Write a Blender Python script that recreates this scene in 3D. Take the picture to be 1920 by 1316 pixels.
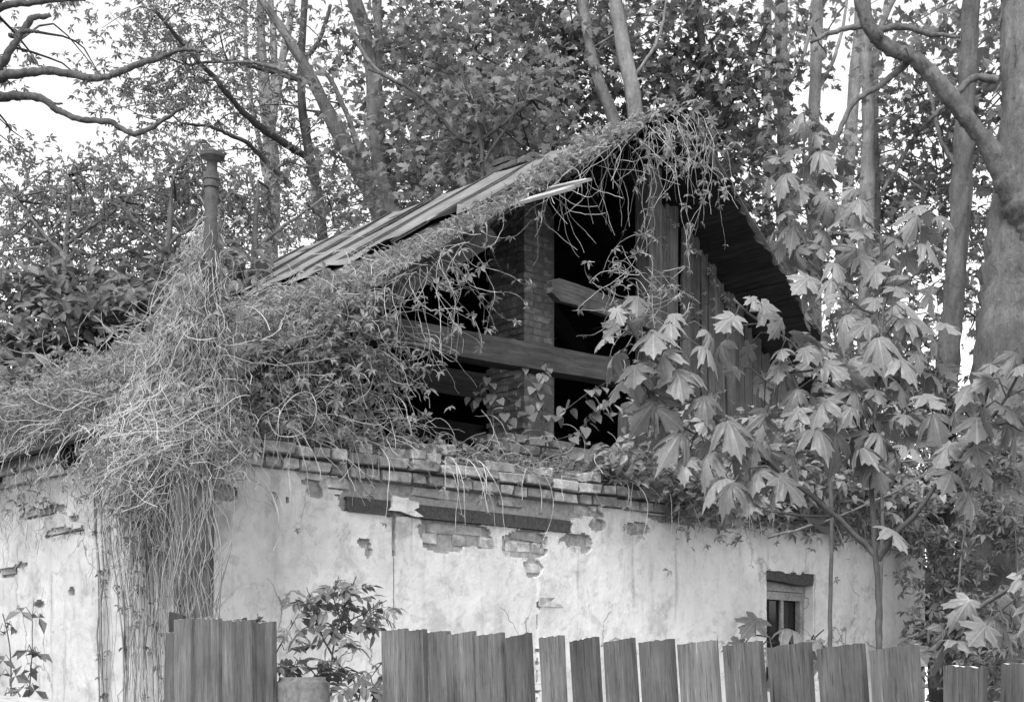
import bpy, bmesh, math, random
import numpy as np
from mathutils import Vector, Matrix
for _o in list(bpy.data.objects): bpy.data.objects.remove(_o)
rng = np.random.default_rng(11); random.seed(11)
SC = bpy.context.scene; COL = SC.collection
# ------------------------------------------------------------------ camera, sky, sun, exposure
F, CX, HY, EYE = 2953., 960., 1320., 1.6          # focal length, principal point (photo pixels), eye height
cd = bpy.data.cameras.new('camera'); cam = bpy.data.objects.new('camera', cd); COL.objects.link(cam)
cam.location = (0, 0, EYE); cam.rotation_euler = (math.pi/2, 0, 0)
cd.sensor_width = 36; cd.lens = 36*F/1920; cd.shift_y = (HY-658)/1920; cd.clip_end = 2000; cd.clip_start = .05
SC.camera = cam
SUN_EL, SUN_AZ = math.radians(52), (-.34, -.94)
W = bpy.data.worlds.new('World'); SC.world = W; W.use_nodes = True
wn = W.node_tree; wn.nodes.clear()
sky = wn.nodes.new('ShaderNodeTexSky'); sky.sky_type = 'NISHITA'; sky.sun_disc = False
sky.sun_elevation = SUN_EL; sky.sun_rotation = math.atan2(SUN_AZ[0], SUN_AZ[1]); sky.dust_density = 1.; sky.air_density = 1.
bw = wn.nodes.new('ShaderNodeRGBToBW'); bg = wn.nodes.new('ShaderNodeBackground'); wo = wn.nodes.new('ShaderNodeOutputWorld')
wn.links.new(sky.outputs[0], bw.inputs[0]); wn.links.new(bw.outputs[0], bg.inputs[0]); wn.links.new(bg.outputs[0], wo.inputs[0])
bg.inputs[1].default_value = .15
sl = bpy.data.lights.new('sun', 'SUN'); sl.energy = 1.0; sl.angle = math.radians(22); sl.color = (1, 1, 1)
so = bpy.data.objects.new('sun', sl); COL.objects.link(so); so.location = (-8, -10, 20)
sv = Vector((SUN_AZ[0]*math.cos(SUN_EL), SUN_AZ[1]*math.cos(SUN_EL), math.sin(SUN_EL)))
so.rotation_euler = sv.to_track_quat('Z', 'Y').to_euler()
SC.view_settings.view_transform = 'Standard'; SC.view_settings.look = 'None'
SC.view_settings.exposure = 1.75; SC.view_settings.gamma = 1
SC.render.engine = 'CYCLES'
SC.cycles.max_bounces = 6; SC.cycles.diffuse_bounces = 3; SC.cycles.transmission_bounces = 4; SC.cycles.transparent_max_bounces = 6
# ------------------------------------------------------------------ geometry of the place
def px(x, y, d): return np.array([(x-CX)/F*d, d, EYE+(HY-y)/F*d])
C0 = np.array([-1.87, 9.2]); DU = np.array([.747, .665]); DV = np.array([-.665, .747])   # house corner, gable side, eaves side
def uv(u, v, h):
    u = np.asarray(u, float); v = np.asarray(v, float); h = np.asarray(h, float)
    u, v, h = np.broadcast_arrays(u, v, h)
    return np.stack([C0[0]+DU[0]*u+DV[0]*v, C0[1]+DU[1]*u+DV[1]*v, EYE+h], -1)
def wall_u(x, v=0.):
    r = (x-CX)/F; b = C0+DV*v; return (r*b[1]-b[0])/(DU[0]-r*DU[1])
def wall_uh(x, y, v=0.):
    u = wall_u(x, v); return u, (HY-y)/F*(C0[1]+DV[1]*v+DU[1]*u)
def left_vh(x, y):
    r = (x-CX)/F; v = (C0[0]-r*C0[1])/(r*DV[1]-DV[0]); return v, (HY-y)/F*(C0[1]+DV[1]*v)
RU, RH, PL, PR = 4.3, 4.58, .65, .87              # ridge position and height, left and right roof pitch
def roof_h(u): return np.where(np.asarray(u) < RU, RH-(RU-np.asarray(u))*PL, RH-(np.asarray(u)-RU)*PR)
NU = np.array([*DU, 0]); NV = np.array([*DV, 0]); UP = np.array([0, 0, 1.])
def nrm(a): a = np.asarray(a, float); return a/np.maximum(np.linalg.norm(a, axis=-1, keepdims=True), 1e-9)
NL = nrm(-NU*PL+UP); NR = nrm(NU*PR+UP)
# ------------------------------------------------------------------ numpy noise
def vnoise(x, y, seed=0):
    xi = np.floor(x).astype(np.int64); yi = np.floor(y).astype(np.int64); fx = x-xi; fy = y-yi
    fx = fx*fx*(3-2*fx); fy = fy*fy*(3-2*fy)
    def hs(a, b):
        n = (a*374761393+b*668265263+seed*974711) & 0x7fffffff
        n = ((n ^ (n >> 13))*1274126177) & 0x7fffffff
        return ((n ^ (n >> 16)) & 0xffff)/65535.
    return (hs(xi, yi)*(1-fx)+hs(xi+1, yi)*fx)*(1-fy)+(hs(xi, yi+1)*(1-fx)+hs(xi+1, yi+1)*fx)*fy
def fbm(x, y, seed=0, o=4):
    s = 0; a = .5
    for k in range(o): s = s+a*(vnoise(x*2**k, y*2**k, seed+k*17)-.5)*2; a *= .55
    return s
# ------------------------------------------------------------------ materials
def new_mat(name):
    m = bpy.data.materials.new(name); m.use_nodes = True; nt = m.node_tree
    b = nt.nodes['Principled BSDF']; return m, nt, b
def nd(nt, t, **kw):
    n = nt.nodes.new(t)
    for k, v in kw.items():
        if k in n.inputs.keys(): n.inputs[k].default_value = v
        else: setattr(n, k, v)
    return n
def coords(nt, scale, kind='Object', rnd=False):
    tc = nd(nt, 'ShaderNodeTexCoord'); mp = nd(nt, 'ShaderNodeMapping'); mp.inputs['Scale'].default_value = scale
    nt.links.new(tc.outputs[kind], mp.inputs[0])
    if rnd:
        oi = nd(nt, 'ShaderNodeObjectInfo'); mu = nd(nt, 'ShaderNodeMath', operation='MULTIPLY'); mu.inputs[1].default_value = 37.
        nt.links.new(oi.outputs['Random'], mu.inputs[0]); nt.links.new(mu.outputs[0], mp.inputs['Location'])
    return mp.outputs[0]
def noise(nt, co, scale, detail=6, rough=.6, dist=0.):
    n = nd(nt, 'ShaderNodeTexNoise'); n.inputs['Scale'].default_value = scale; n.inputs['Detail'].default_value = detail
    n.inputs['Roughness'].default_value = rough; n.inputs['Distortion'].default_value = dist
    nt.links.new(co, n.inputs['Vector']); return n.outputs['Fac']
def ramp(nt, fac, stops):
    r = nd(nt, 'ShaderNodeValToRGB'); el = r.color_ramp.elements
    while len(el) < len(stops): el.new(.5)
    for e, (p, c) in zip(el, stops): e.position = p; e.color = (c, c, c, 1)
    nt.links.new(fac, r.inputs[0]); return r.outputs[0]
def mul(nt, a, b, op='MULTIPLY', fac=1.):
    m = nd(nt, 'ShaderNodeMix', data_type='RGBA', blend_type=op); m.inputs[0].default_value = fac
    nt.links.new(a, m.inputs[6]); nt.links.new(b, m.inputs[7]); return m.outputs[2]
def bump(nt, b, h, st=.4, dist=.01):
    bp = nd(nt, 'ShaderNodeBump'); bp.inputs['Strength'].default_value = st; bp.inputs['Distance'].default_value = dist
    nt.links.new(h, bp.inputs['Height']); nt.links.new(bp.outputs[0], b.inputs['Normal'])
def mat_plaster(name, lo, hi):
    m, nt, b = new_mat(name); b.inputs['Roughness'].default_value = .92; b.inputs['Specular IOR Level'].default_value = .2
    co = coords(nt, (1, 1, 1))
    big = ramp(nt, noise(nt, co, 1.3, 9, .62), [(.30, lo), (.46, lo+(hi-lo)*.75), (.62, hi)])
    fine = ramp(nt, noise(nt, co, 14, 9, .7), [(.25, .74), (.5, .98), (.75, 1.)])
    st = ramp(nt, noise(nt, coords(nt, (5, 5, .55)), 1.6, 7, .6), [(.28, .80), (.42, .96), (.56, 1.)])
    sp = ramp(nt, noise(nt, co, 55, 3, .6), [(.24, .6), (.34, 1.)])
    pat = ramp(nt, noise(nt, co, 3.2, 10, .72, .6), [(.36, .72), (.43, .93), (.47, 1.), (.66, 1.), (.70, .84)])
    dn = nd(nt, 'ShaderNodeTexNoise'); dn.inputs['Scale'].default_value = 2.6; dn.inputs['Detail'].default_value = 6; nt.links.new(co, dn.inputs['Vector'])
    dm = nd(nt, 'ShaderNodeVectorMath', operation='MULTIPLY_ADD'); dm.inputs[1].default_value = (.55, .55, .55); nt.links.new(dn.outputs['Color'], dm.inputs[0]); nt.links.new(co, dm.inputs[2])
    vo = nd(nt, 'ShaderNodeTexVoronoi', feature='DISTANCE_TO_EDGE'); vo.inputs['Scale'].default_value = 1.15; nt.links.new(dm.outputs[0], vo.inputs['Vector'])
    crk = ramp(nt, vo.outputs['Distance'], [(.0, .35), (.004, .55), (.009, 1.)])
    msk = ramp(nt, noise(nt, co, .9, 3, .5), [(.50, 1.), (.58, 0.)])
    cm = nd(nt, 'ShaderNodeMix', data_type='RGBA'); nt.links.new(msk, cm.inputs[0]); nt.links.new(crk, cm.inputs[6]); cm.inputs[7].default_value = (1, 1, 1, 1)
    flk = ramp(nt, noise(nt, coords(nt, (1, 1, .8)), 6.5, 8, .62, .3), [(.60, 1.), (.612, .78), (.64, .88), (.72, .92)])
    wet = ramp(nt, noise(nt, coords(nt, (9, 9, .7)), 1.1, 6, .65), [(.60, 1.), (.70, .66)])
    nt.links.new(mul(nt, mul(nt, mul(nt, mul(nt, big, fine), mul(nt, st, sp)), pat), mul(nt, mul(nt, cm.outputs[2], flk), wet)), b.inputs['Base Color'])
    bump(nt, b, noise(nt, co, 26, 9, .75), .55, .012); return m
def mat_brick(name, lo, hi, frost=.5):
    m, nt, b = new_mat(name); b.inputs['Roughness'].default_value = .93; b.inputs['Specular IOR Level'].default_value = .15
    co = coords(nt, (1, 1, 1), rnd=True); oi = nd(nt, 'ShaderNodeObjectInfo')
    base = ramp(nt, oi.outputs['Random'], [(0, lo), (.5, (lo+hi)/2), (1, hi)])
    spl = ramp(nt, noise(nt, co, 22, 8, .7), [(.3, .55), (.5, .95), (.7, 1.25)])
    wht = ramp(nt, noise(nt, co, 9, 7, .7), [(.5, 1.), (.62, 1.+frost)])
    nt.links.new(mul(nt, mul(nt, base, spl), wht), b.inputs['Base Color'])
    bump(nt, b, noise(nt, co, 60, 8, .75), .8, .006); return m
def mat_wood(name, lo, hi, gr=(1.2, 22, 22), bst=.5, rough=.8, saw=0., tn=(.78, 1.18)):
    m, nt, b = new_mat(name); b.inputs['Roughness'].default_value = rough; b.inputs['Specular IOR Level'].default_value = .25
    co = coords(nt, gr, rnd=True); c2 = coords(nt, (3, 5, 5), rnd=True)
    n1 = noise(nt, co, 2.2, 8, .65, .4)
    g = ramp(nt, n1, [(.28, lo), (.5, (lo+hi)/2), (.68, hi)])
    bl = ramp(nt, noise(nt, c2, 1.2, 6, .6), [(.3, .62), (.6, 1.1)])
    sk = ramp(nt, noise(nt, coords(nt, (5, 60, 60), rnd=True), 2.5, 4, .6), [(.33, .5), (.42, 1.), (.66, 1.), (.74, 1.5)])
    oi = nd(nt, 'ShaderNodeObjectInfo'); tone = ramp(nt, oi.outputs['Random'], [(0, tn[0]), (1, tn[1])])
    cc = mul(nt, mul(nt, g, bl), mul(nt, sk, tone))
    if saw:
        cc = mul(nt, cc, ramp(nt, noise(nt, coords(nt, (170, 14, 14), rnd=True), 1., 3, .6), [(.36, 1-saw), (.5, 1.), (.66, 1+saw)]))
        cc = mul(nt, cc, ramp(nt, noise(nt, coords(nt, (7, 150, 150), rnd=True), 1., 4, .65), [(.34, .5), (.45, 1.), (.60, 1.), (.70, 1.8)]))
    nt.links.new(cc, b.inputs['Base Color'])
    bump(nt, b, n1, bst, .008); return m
def mat_plain(name, lo, hi, sc=12, rough=.8, bst=.3, metal=0., spec=.3):
    m, nt, b = new_mat(name); b.inputs['Roughness'].default_value = rough; b.inputs['Metallic'].default_value = metal
    b.inputs['Specular IOR Level'].default_value = spec
    co = coords(nt, (1, 1, 1)); n = noise(nt, co, sc, 8, .65)
    nt.links.new(ramp(nt, n, [(.3, lo), (.65, hi)]), b.inputs['Base Color'])
    bump(nt, b, n, bst, .01); return m
def mat_bark(name, lo, hi, lich):
    m, nt, b = new_mat(name); b.inputs['Roughness'].default_value = .93; b.inputs['Specular IOR Level'].default_value = .15
    co = coords(nt, (1, 1, .3)); c1 = coords(nt, (1, 1, 1)); n = noise(nt, co, 14, 9, .7)
    g = ramp(nt, n, [(.3, lo), (.65, hi)])
    bl = ramp(nt, noise(nt, c1, 1.6, 6, .6), [(.3, .65), (.65, 1.25)])
    sp = ramp(nt, noise(nt, c1, 30, 5, .7), [(.34, .62), (.44, 1.), (.60, 1.), (.68, lich)])
    nt.links.new(mul(nt, mul(nt, g, bl), sp), b.inputs['Base Color']); bump(nt, b, n, 1., .035); return m
def mat_leaf(name, lo, hi, trans=.35, rough=.5, island=True, spec=.35, veins=False):
    m, nt, b = new_mat(name); b.inputs['Roughness'].default_value = rough; b.inputs['Specular IOR Level'].default_value = spec
    if island: rv = nd(nt, 'ShaderNodeNewGeometry').outputs['Random Per Island']
    else: rv = nd(nt, 'ShaderNodeObjectInfo').outputs['Random']
    c = ramp(nt, rv, [(0, lo), (.5, (lo+hi)/2), (1, hi)])
    n = noise(nt, coords(nt, (1, 1, 1), rnd=not island), 9, 6, .6)
    c = mul(nt, c, ramp(nt, n, [(.3, .82), (.7, 1.15)]))
    if veins:      # five main veins radiating from the leaf base, in the leaf's own coordinates
        sx = nd(nt, 'ShaderNodeSeparateXYZ'); tc = nd(nt, 'ShaderNodeTexCoord'); nt.links.new(tc.outputs['Object'], sx.inputs[0])
        def mth(op, a_, b_=None):
            q = nd(nt, 'ShaderNodeMath', operation=op)
            for i_, z_ in enumerate((a_, b_)):
                if z_ is None: continue
                if isinstance(z_, (int, float)): q.inputs[i_].default_value = z_
                else: nt.links.new(z_, q.inputs[i_])
            return q.outputs[0]
        ax = mth('ABSOLUTE', sx.outputs[0]); ds = []
        for th in (0., math.radians(57), math.radians(97)):
            along = mth('ADD', mth('MULTIPLY', ax, math.sin(th)), mth('MULTIPLY', sx.outputs[1], math.cos(th)))
            dd_ = mth('ABSOLUTE', mth('SUBTRACT', mth('MULTIPLY', ax, math.cos(th)), mth('MULTIPLY', sx.outputs[1], math.sin(th))))
            ds.append(mth('ADD', dd_, mth('MULTIPLY', mth('LESS_THAN', along, 0.), 9.)))
        dm = mth('MINIMUM', mth('MINIMUM', ds[0], ds[1]), ds[2])
        c = mul(nt, c, ramp(nt, dm, [(0, 1.35), (.010, 1.25), (.022, .86), (.10, 1.), (.22, 1.06)]))
    nt.links.new(c, b.inputs['Base Color'])
    t = nd(nt, 'ShaderNodeBsdfTranslucent'); nt.links.new(c, t.inputs[0])
    mx = nd(nt, 'ShaderNodeMixShader'); mx.inputs[0].default_value = trans
    nt.links.new(b.outputs[0], mx.inputs[1]); nt.links.new(t.outputs[0], mx.inputs[2])
    nt.links.new(mx.outputs[0], nt.nodes['Material Output'].inputs[0]); return m
M = dict(
    plaster=mat_plaster('plaster_grey', .46, .67), plaster_l=mat_plaster('plaster_white', .33, .50),
    brick=mat_brick('brick_cornice', .16, .42, .6), brick_d=mat_brick('brick_chimney', .30, .52, .4),
    mortar=mat_plain('mortar', .2, .36, 30, .95, .8), soil=mat_plain('soil', .06, .14, 16, .95, .8),
    wood=mat_wood('wood_grey', .045, .135), wood_f=mat_wood('wood_fence', .055, .13, (1.0, 12, 12), .5, .85, .02, (.62, 1.45)),
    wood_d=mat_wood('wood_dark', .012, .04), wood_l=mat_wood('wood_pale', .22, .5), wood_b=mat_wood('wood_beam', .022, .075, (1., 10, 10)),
    wood_w=mat_wood('wood_painted', .16, .32), endgrain=mat_plain('end_grain', .45, .8, 60, .9, .6),
    metal=mat_plain('roof_metal', .09, .22, 3.5, .5, .12, .0, .4), rust=mat_plain('rusty_steel', .025, .075, 40, .75, .5),
    pipe=mat_plain('pipe_iron', .03, .065, 30, .7, .35), concrete=mat_plain('concrete', .07, .15, 30, .95, .7),
    bark=mat_bark('bark_grey', .13, .24, 1.5), bark_d=mat_bark('bark_dark', .03, .08, 1.5), bark_b=mat_bark('bark_branch', .045, .13, 1.8), bark_m=mat_bark('bark_mid', .075, .16, 1.6),
    stem=mat_plain('vine_stem', .22, .5, 6, .8, .2), stem_d=mat_plain('vine_stem_grey', .12, .28, 6, .85, .2),
    stem_m=mat_plain('vine_stem_mid', .2, .46, 7, .8, .2),
    twig=mat_plain('sapling_twig', .035, .09, 20, .7, .2),
    leaf_vine=mat_leaf('leaf_creeper', .16, .36, .4), leaf_big=mat_leaf('leaf_maple', .12, .26, .32, .42, False, .35, True),
    leaf_heart=mat_leaf('leaf_heart', .13, .25, .35, .4, False), leaf_elder=mat_leaf('leaf_elder', .09, .18, .3, .5, False),
    leaf_dark=mat_leaf('leaf_dark_maple', .06, .15, .35, .5), leaf_mid=mat_leaf('leaf_mid', .10, .23, .4, .5),
    leaf_light=mat_leaf('leaf_light', .13, .27, .45, .5), grass=mat_leaf('grass_dry', .22, .45, .3),
)
gm, gnt, gb = new_mat('window_glass'); gb.inputs['Base Color'].default_value = (.02, .02, .02, 1); gb.inputs['Roughness'].default_value = .12
M['glass'] = gm
# ------------------------------------------------------------------ object helpers
def tag(o, label=None, cat=None, group=None, kind=None):
    if label: o['label'] = label
    if cat: o['category'] = cat
    if group: o['group'] = group
    if kind: o['kind'] = kind
    return o
def thing(name, label, cat, loc, group=None):
    o = bpy.data.objects.new(name, None); COL.objects.link(o); o.location = Vector([float(c) for c in loc]); o.empty_display_size = .2
    return tag(o, label, cat, group)
def adopt(o, parent):
    if parent is None: return o
    o.parent = parent; m = Matrix.Identity(4); q = parent
    while q is not None:      # world matrix of the parent, without waiting for a depsgraph update
        m = (q.matrix_parent_inverse @ (Matrix.Translation(q.location) if q.type == 'EMPTY' else q.matrix_basis)) @ m; q = q.parent
    o.matrix_parent_inverse = m.inverted(); return o
def link(name, me, parent=None, mw=None):
    o = bpy.data.objects.new(name, me); COL.objects.link(o); adopt(o, parent)
    if mw is not None: o.matrix_basis = mw
    return o
def trimesh(name, V, T, material, smooth=False):
    V = np.ascontiguousarray(V, np.float32); T = np.ascontiguousarray(T, np.int32)
    me = bpy.data.meshes.new(name); me.vertices.add(len(V)); me.vertices.foreach_set('co', V.ravel())
    me.loops.add(T.size); me.loops.foreach_set('vertex_index', T.ravel())
    me.polygons.add(len(T)); me.polygons.foreach_set('loop_start', np.arange(0, T.size, 3, dtype=np.int32))
    me.polygons.foreach_set('loop_total', np.full(len(T), 3, np.int32))
    me.polygons.foreach_set('use_smooth', np.full(len(T), bool(smooth)))
    me.update(calc_edges=True); me.materials.append(material); return me
class Acc:
    def __init__(s): s.V = []; s.T = []; s.n = 0
    def add(s, V, T):
        V = np.asarray(V, float).reshape(-1, 3); T = np.asarray(T, np.int64).reshape(-1, 3)
        s.V.append(V); s.T.append(T+s.n); s.n += len(V)
    def build(s, name, material, parent=None, smooth=False, kind=None):
        if not s.V: return None
        o = link(name, trimesh(name, np.concatenate(s.V), np.concatenate(s.T), material, smooth), parent)
        if kind: o['kind'] = kind
        return o
def tubes(P, R, sides=3, cap=False):
    P = np.asarray(P, float); S, N, _ = P.shape; R = np.broadcast_to(np.asarray(R, float), (S, N))
    t = np.gradient(P, axis=1); t = nrm(t)
    ref = np.where(np.abs(t[..., 2:3]) > .9, np.array([1., 0, 0]), np.array([0, 0, 1.]))
    ref = np.broadcast_to(ref[:, :1], t.shape) if N < 4 else ref
    a = nrm(np.cross(t, np.where(np.abs(t[:, :1, 2:3]).mean(1, keepdims=True) > .75, np.array([1., .3, 0]), np.array([.05, .05, 1.]))))
    b = np.cross(t, a); th = np.arange(sides)*2*math.pi/sides
    V = P[:, :, None, :]+R[:, :, None, None]*(a[:, :, None, :]*np.cos(th)[None, None, :, None]+b[:, :, None, :]*np.sin(th)[None, None, :, None])
    idx = np.arange(S*N*sides).reshape(S, N, sides); q0 = idx[:, :-1]; q1 = idx[:, 1:]; r0 = np.roll(q0, -1, 2); r1 = np.roll(q1, -1, 2)
    T = np.concatenate([np.stack([q0, r0, r1], -1).reshape(-1, 3), np.stack([q0, r1, q1], -1).reshape(-1, 3)])
    V = V.reshape(-1, 3)
    if cap:
        for s in range(S):
            for k in (0, N-1):
                c = len(V); V = np.vstack([V, P[s, k]]); ring = idx[s, k]
                for j in range(sides): T = np.vstack([T, [c, ring[j], ring[(j+1) % sides]]])
    return V, T
def resample(pts, n, wob=0., seed=0):
    pts = np.asarray(pts, float); d = np.r_[0, np.cumsum(np.linalg.norm(np.diff(pts[:, :3], axis=0), axis=1))]
    # Catmull-Rom smoothing
    t = np.linspace(0, d[-1], n); out = np.zeros((n, pts.shape[1])); m = np.gradient(pts, d, axis=0)
    for i, tt in enumerate(t):
        k = min(max(np.searchsorted(d, tt)-1, 0), len(d)-2); h = d[k+1]-d[k]; s = (tt-d[k])/h
        out[i] = (2*s**3-3*s**2+1)*pts[k]+(s**3-2*s**2+s)*h*m[k]+(-2*s**3+3*s**2)*pts[k+1]+(s**3-s**2)*h*m[k+1]
    if wob:
        r = np.random.default_rng(seed); w = np.cumsum(r.normal(0, 1, (n, 3)), 0); w -= np.linspace(0, 1, n)[:, None]*w[-1]
        out[:, :3] += w*wob
    return out
def frames(fwd, up):
    """rotation matrices with columns x=side, y=forward (leaf tip), z=normal"""
    y = nrm(fwd); x = nrm(np.cross(y, up)); z = np.cross(x, y); return np.stack([x, y, z], -1)
def scatter(acc, tmpl, pos, rot, sc):
    V, T = tmpl; n = len(pos)
    if n == 0: return
    W_ = np.einsum('nij,kj->nki', rot, V)*np.asarray(sc)[:, None, None]+pos[:, None, :]
    acc.add(W_.reshape(-1, 3), (T[None]+(np.arange(n)*len(V))[:, None, None]).reshape(-1, 3))
def boxVT(c, s):
    c = np.asarray(c, float); s = np.asarray(s, float)/2
    V = np.array([[x, y, z] for x in (-1, 1) for y in (-1, 1) for z in (-1, 1)])*s+c
    T = [[0,1,3],[0,3,2],[4,6,7],[4,7,5],[0,4,5],[0,5,1],[2,3,7],[2,7,6],[0,2,6],[0,6,4],[1,5,7],[1,7,3]]
    return V, np.array(T)
def hexa(P):   # 8 points: bottom 4 (ccw), top 4
    T = [[0,2,1],[0,3,2],[4,5,6],[4,6,7],[0,1,5],[0,5,4],[1,2,6],[1,6,5],[2,3,7],[2,7,6],[3,0,4],[3,4,7]]
    return np.asarray(P, float), np.array(T)
def hbox(u0, u1, v0, v1, h0, h1):
    return hexa([uv(u0,v0,h0), uv(u1,v0,h0), uv(u1,v1,h0), uv(u0,v1,h0), uv(u0,v0,h1), uv(u1,v0,h1), uv(u1,v1,h1), uv(u0,v1,h1)])
def basis(o, x, y, z):
    m = Matrix.Identity(4)
    for i in range(3): m[i][0], m[i][1], m[i][2], m[i][3] = float(x[i]), float(y[i]), float(z[i]), float(o[i])
    return m
def board(name, parent, p0, p1, nml, w, t, material, rag=(0., 0.), jit=.004, w1=None, bow=0., endmat=None, nl=6, nw=4, slant=0.):
    p0 = np.asarray(p0, float); p1 = np.asarray(p1, float); L = np.linalg.norm(p1-p0); x = (p1-p0)/L
    z = nrm(nml-np.dot(nml, x)*x); y = np.cross(z, x); w1 = w if w1 is None else w1
    s = np.linspace(0, 1, nl+1); q = np.linspace(-.5, .5, nw+1); X = np.zeros((nl+1, nw+1)); Y = np.zeros_like(X); Z = np.zeros_like(X)
    ed = np.cumsum(rng.normal(0, 1, (2, nl+1)), 1)*jit
    for i in range(nl+1):
        ww = w+(w1-w)*s[i]; X[i] = s[i]*L; Y[i] = q*ww; Y[i, 0] += ed[0, i]; Y[i, -1] += ed[1, i]; Z[i] = bow*math.sin(s[i]*math.pi)
    X[0] += rng.uniform(-1, .3, nw+1)*rag[0]; X[-1] += rng.uniform(-.6, .6, nw+1)*rag[1]+q*slant
    n = (nl+1)*(nw+1); top = np.stack([X, Y, Z+t/2], -1).reshape(-1, 3); bot = np.stack([X, Y, Z-t/2], -1).reshape(-1, 3)
    g = np.arange(n).reshape(nl+1, nw+1); T = []; E = []
    a, b, c, d = g[:-1, :-1].ravel(), g[1:, :-1].ravel(), g[1:, 1:].ravel(), g[:-1, 1:].ravel()
    T += [np.stack([a, b, c], 1), np.stack([a, c, d], 1), np.stack([a, c, b], 1)+n, np.stack([a, d, c], 1)+n]
    for ring, fl in ((g[:, 0], 0), (g[:, -1], 1)):
        p, q_ = ring[:-1], ring[1:]; f = [np.stack([p, p+n, q_+n], 1), np.stack([p, q_+n, q_], 1)]
        T += [k[:, ::-1] for k in f] if fl else f
    nside = sum(len(k) for k in T)
    for ring, fl in ((g[0], 1), (g[-1], 0)):
        p, q_ = ring[:-1], ring[1:]; f = [np.stack([p, p+n, q_+n], 1), np.stack([p, q_+n, q_], 1)]
        T += [k[:, ::-1] for k in f] if fl else f
    T = np.concatenate(T); me = trimesh(name, np.vstack([top, bot]), T, material)
    if endmat:
        me.materials.append(endmat); me.polygons.foreach_set('material_index', (np.arange(len(T)) >= nside).astype(np.int32))
    return link(name, me, parent, basis(p0, x, y, z))
def fit_plane_rot(n, up_w=1., spread=.8):
    nn = nrm(np.array([0, 0, up_w])+rng.normal(0, spread, (n, 3))); f = nrm(rng.normal(0, 1, (n, 3))); f = nrm(f-nn*np.sum(f*nn, 1, keepdims=True))
    return frames(f, nn)
# leaf templates -----------------------------------------------------
def maple_outline():
    h = [(.10,-.05),(.27,-.12),(.47,-.05),(.40,.05),(.29,.14),(.46,.21),(.50,.31),(.64,.39),(.52,.45),(.49,.53),(.38,.49),(.19,.42),(.25,.56),(.34,.66),(.22,.71),(.17,.83),(.09,.86)]
    return np.array([(0, .0)]+h+[(0, 1.02)]+[(-x, y) for x, y in h[::-1]])
def maple_detailed(droop, seed, curl=.05):
    r = np.random.default_rng(seed); O = maple_outline()*(1+r.normal(0, .02, (36, 2))); n = len(O); c = np.array([0, .16])
    rings = [c[None]]+[c+(O-c)*k for k in (.35, .68, 1.)]
    P = np.vstack(rings); T = []
    for i in range(n):
        j = (i+1) % n; T.append([0, 1+i, 1+j])
        for k in range(2):
            a, b = 1+k*n+i, 1+k*n+j; T += [[a, a+n, b+n], [a, b+n, b]]
    d = P-c; rr = np.hypot(d[:, 0], d[:, 1]); an = np.arctan2(d[:, 0], d[:, 1]); asym = r.uniform(.6, 1.4, 2)
    dr = np.where(P[:, 0] > 0, asym[0], asym[1])
    z = -droop*(rr**2)*(.9+.35*np.cos(an))*np.where(P[:, 1] > .16, 1, dr)-.10*np.abs(P[:, 0])*rr*droop*4+curl*rr*np.cos(an*7.2)+r.normal(0, .006, len(P))
    return np.c_[P, z], np.array(T)
def maple_simple():
    O = np.array([(0, 0), (.3, -.1), (.45, .0), (.27, .14), (.62, .38), (.2, .42), (.26, .62), (0, 1.), (-.26, .62), (-.2, .42), (-.62, .38), (-.27, .14), (-.45, .0), (-.3, -.1)])
    c = np.array([0, .2]); P = np.vstack([c, O]); n = len(O); T = [[0, 1+i, 1+(i+1) % n] for i in range(n)]
    z = -.35*np.hypot(P[:, 0], P[:, 1]-.2)**2; return np.c_[P, z], np.array(T)
def lance(w=.26, fold=.10, curve=-.18):
    P = np.array([(0, 0, 0), (w, .35, fold), (0, .4, 0), (-w, .35, fold), (w*.75, .68, fold*.6+curve*.4), (0, .7, curve*.5), (-w*.75, .68, fold*.6+curve*.4), (0, 1, curve)])
    return P, np.array([[0,1,2],[0,2,3],[1,4,5],[1,5,2],[2,5,6],[2,6,3],[4,7,5],[5,7,6]])
def small_leaf(w=.32):
    return np.array([(0, 0, 0), (w, .5, .06), (0, 1, -.1), (-w, .5, .06)]), np.array([[0, 1, 2], [0, 2, 3]])
def palmate(nl=5, ln=1., w=.2, seed=0):
    r = np.random.default_rng(seed); V, T = [], []; L = (np.array([(0, 0, 0), (w, .5, .07), (0, 1, -.22), (-w, .5, .07)]), np.array([[0, 1, 2], [0, 2, 3]]))
    for k in range(nl):
        a = math.radians(-112+224*k/(nl-1))+r.normal(0, .08); s = ln*(1-.32*abs(2*k/(nl-1)-1))*r.uniform(.85, 1.1); t = r.normal(-.15, .18)
        X = L[0]*s; X = np.c_[X[:, 0], X[:, 1]*math.cos(t), X[:, 2]+X[:, 1]*math.sin(t)]
        R = np.array([[math.cos(a), math.sin(a), 0], [-math.sin(a), math.cos(a), 0], [0, 0, 1]]); V.append(X@R.T); T.append(L[1]+4*k)
    return np.vstack(V), np.vstack(T)
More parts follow.
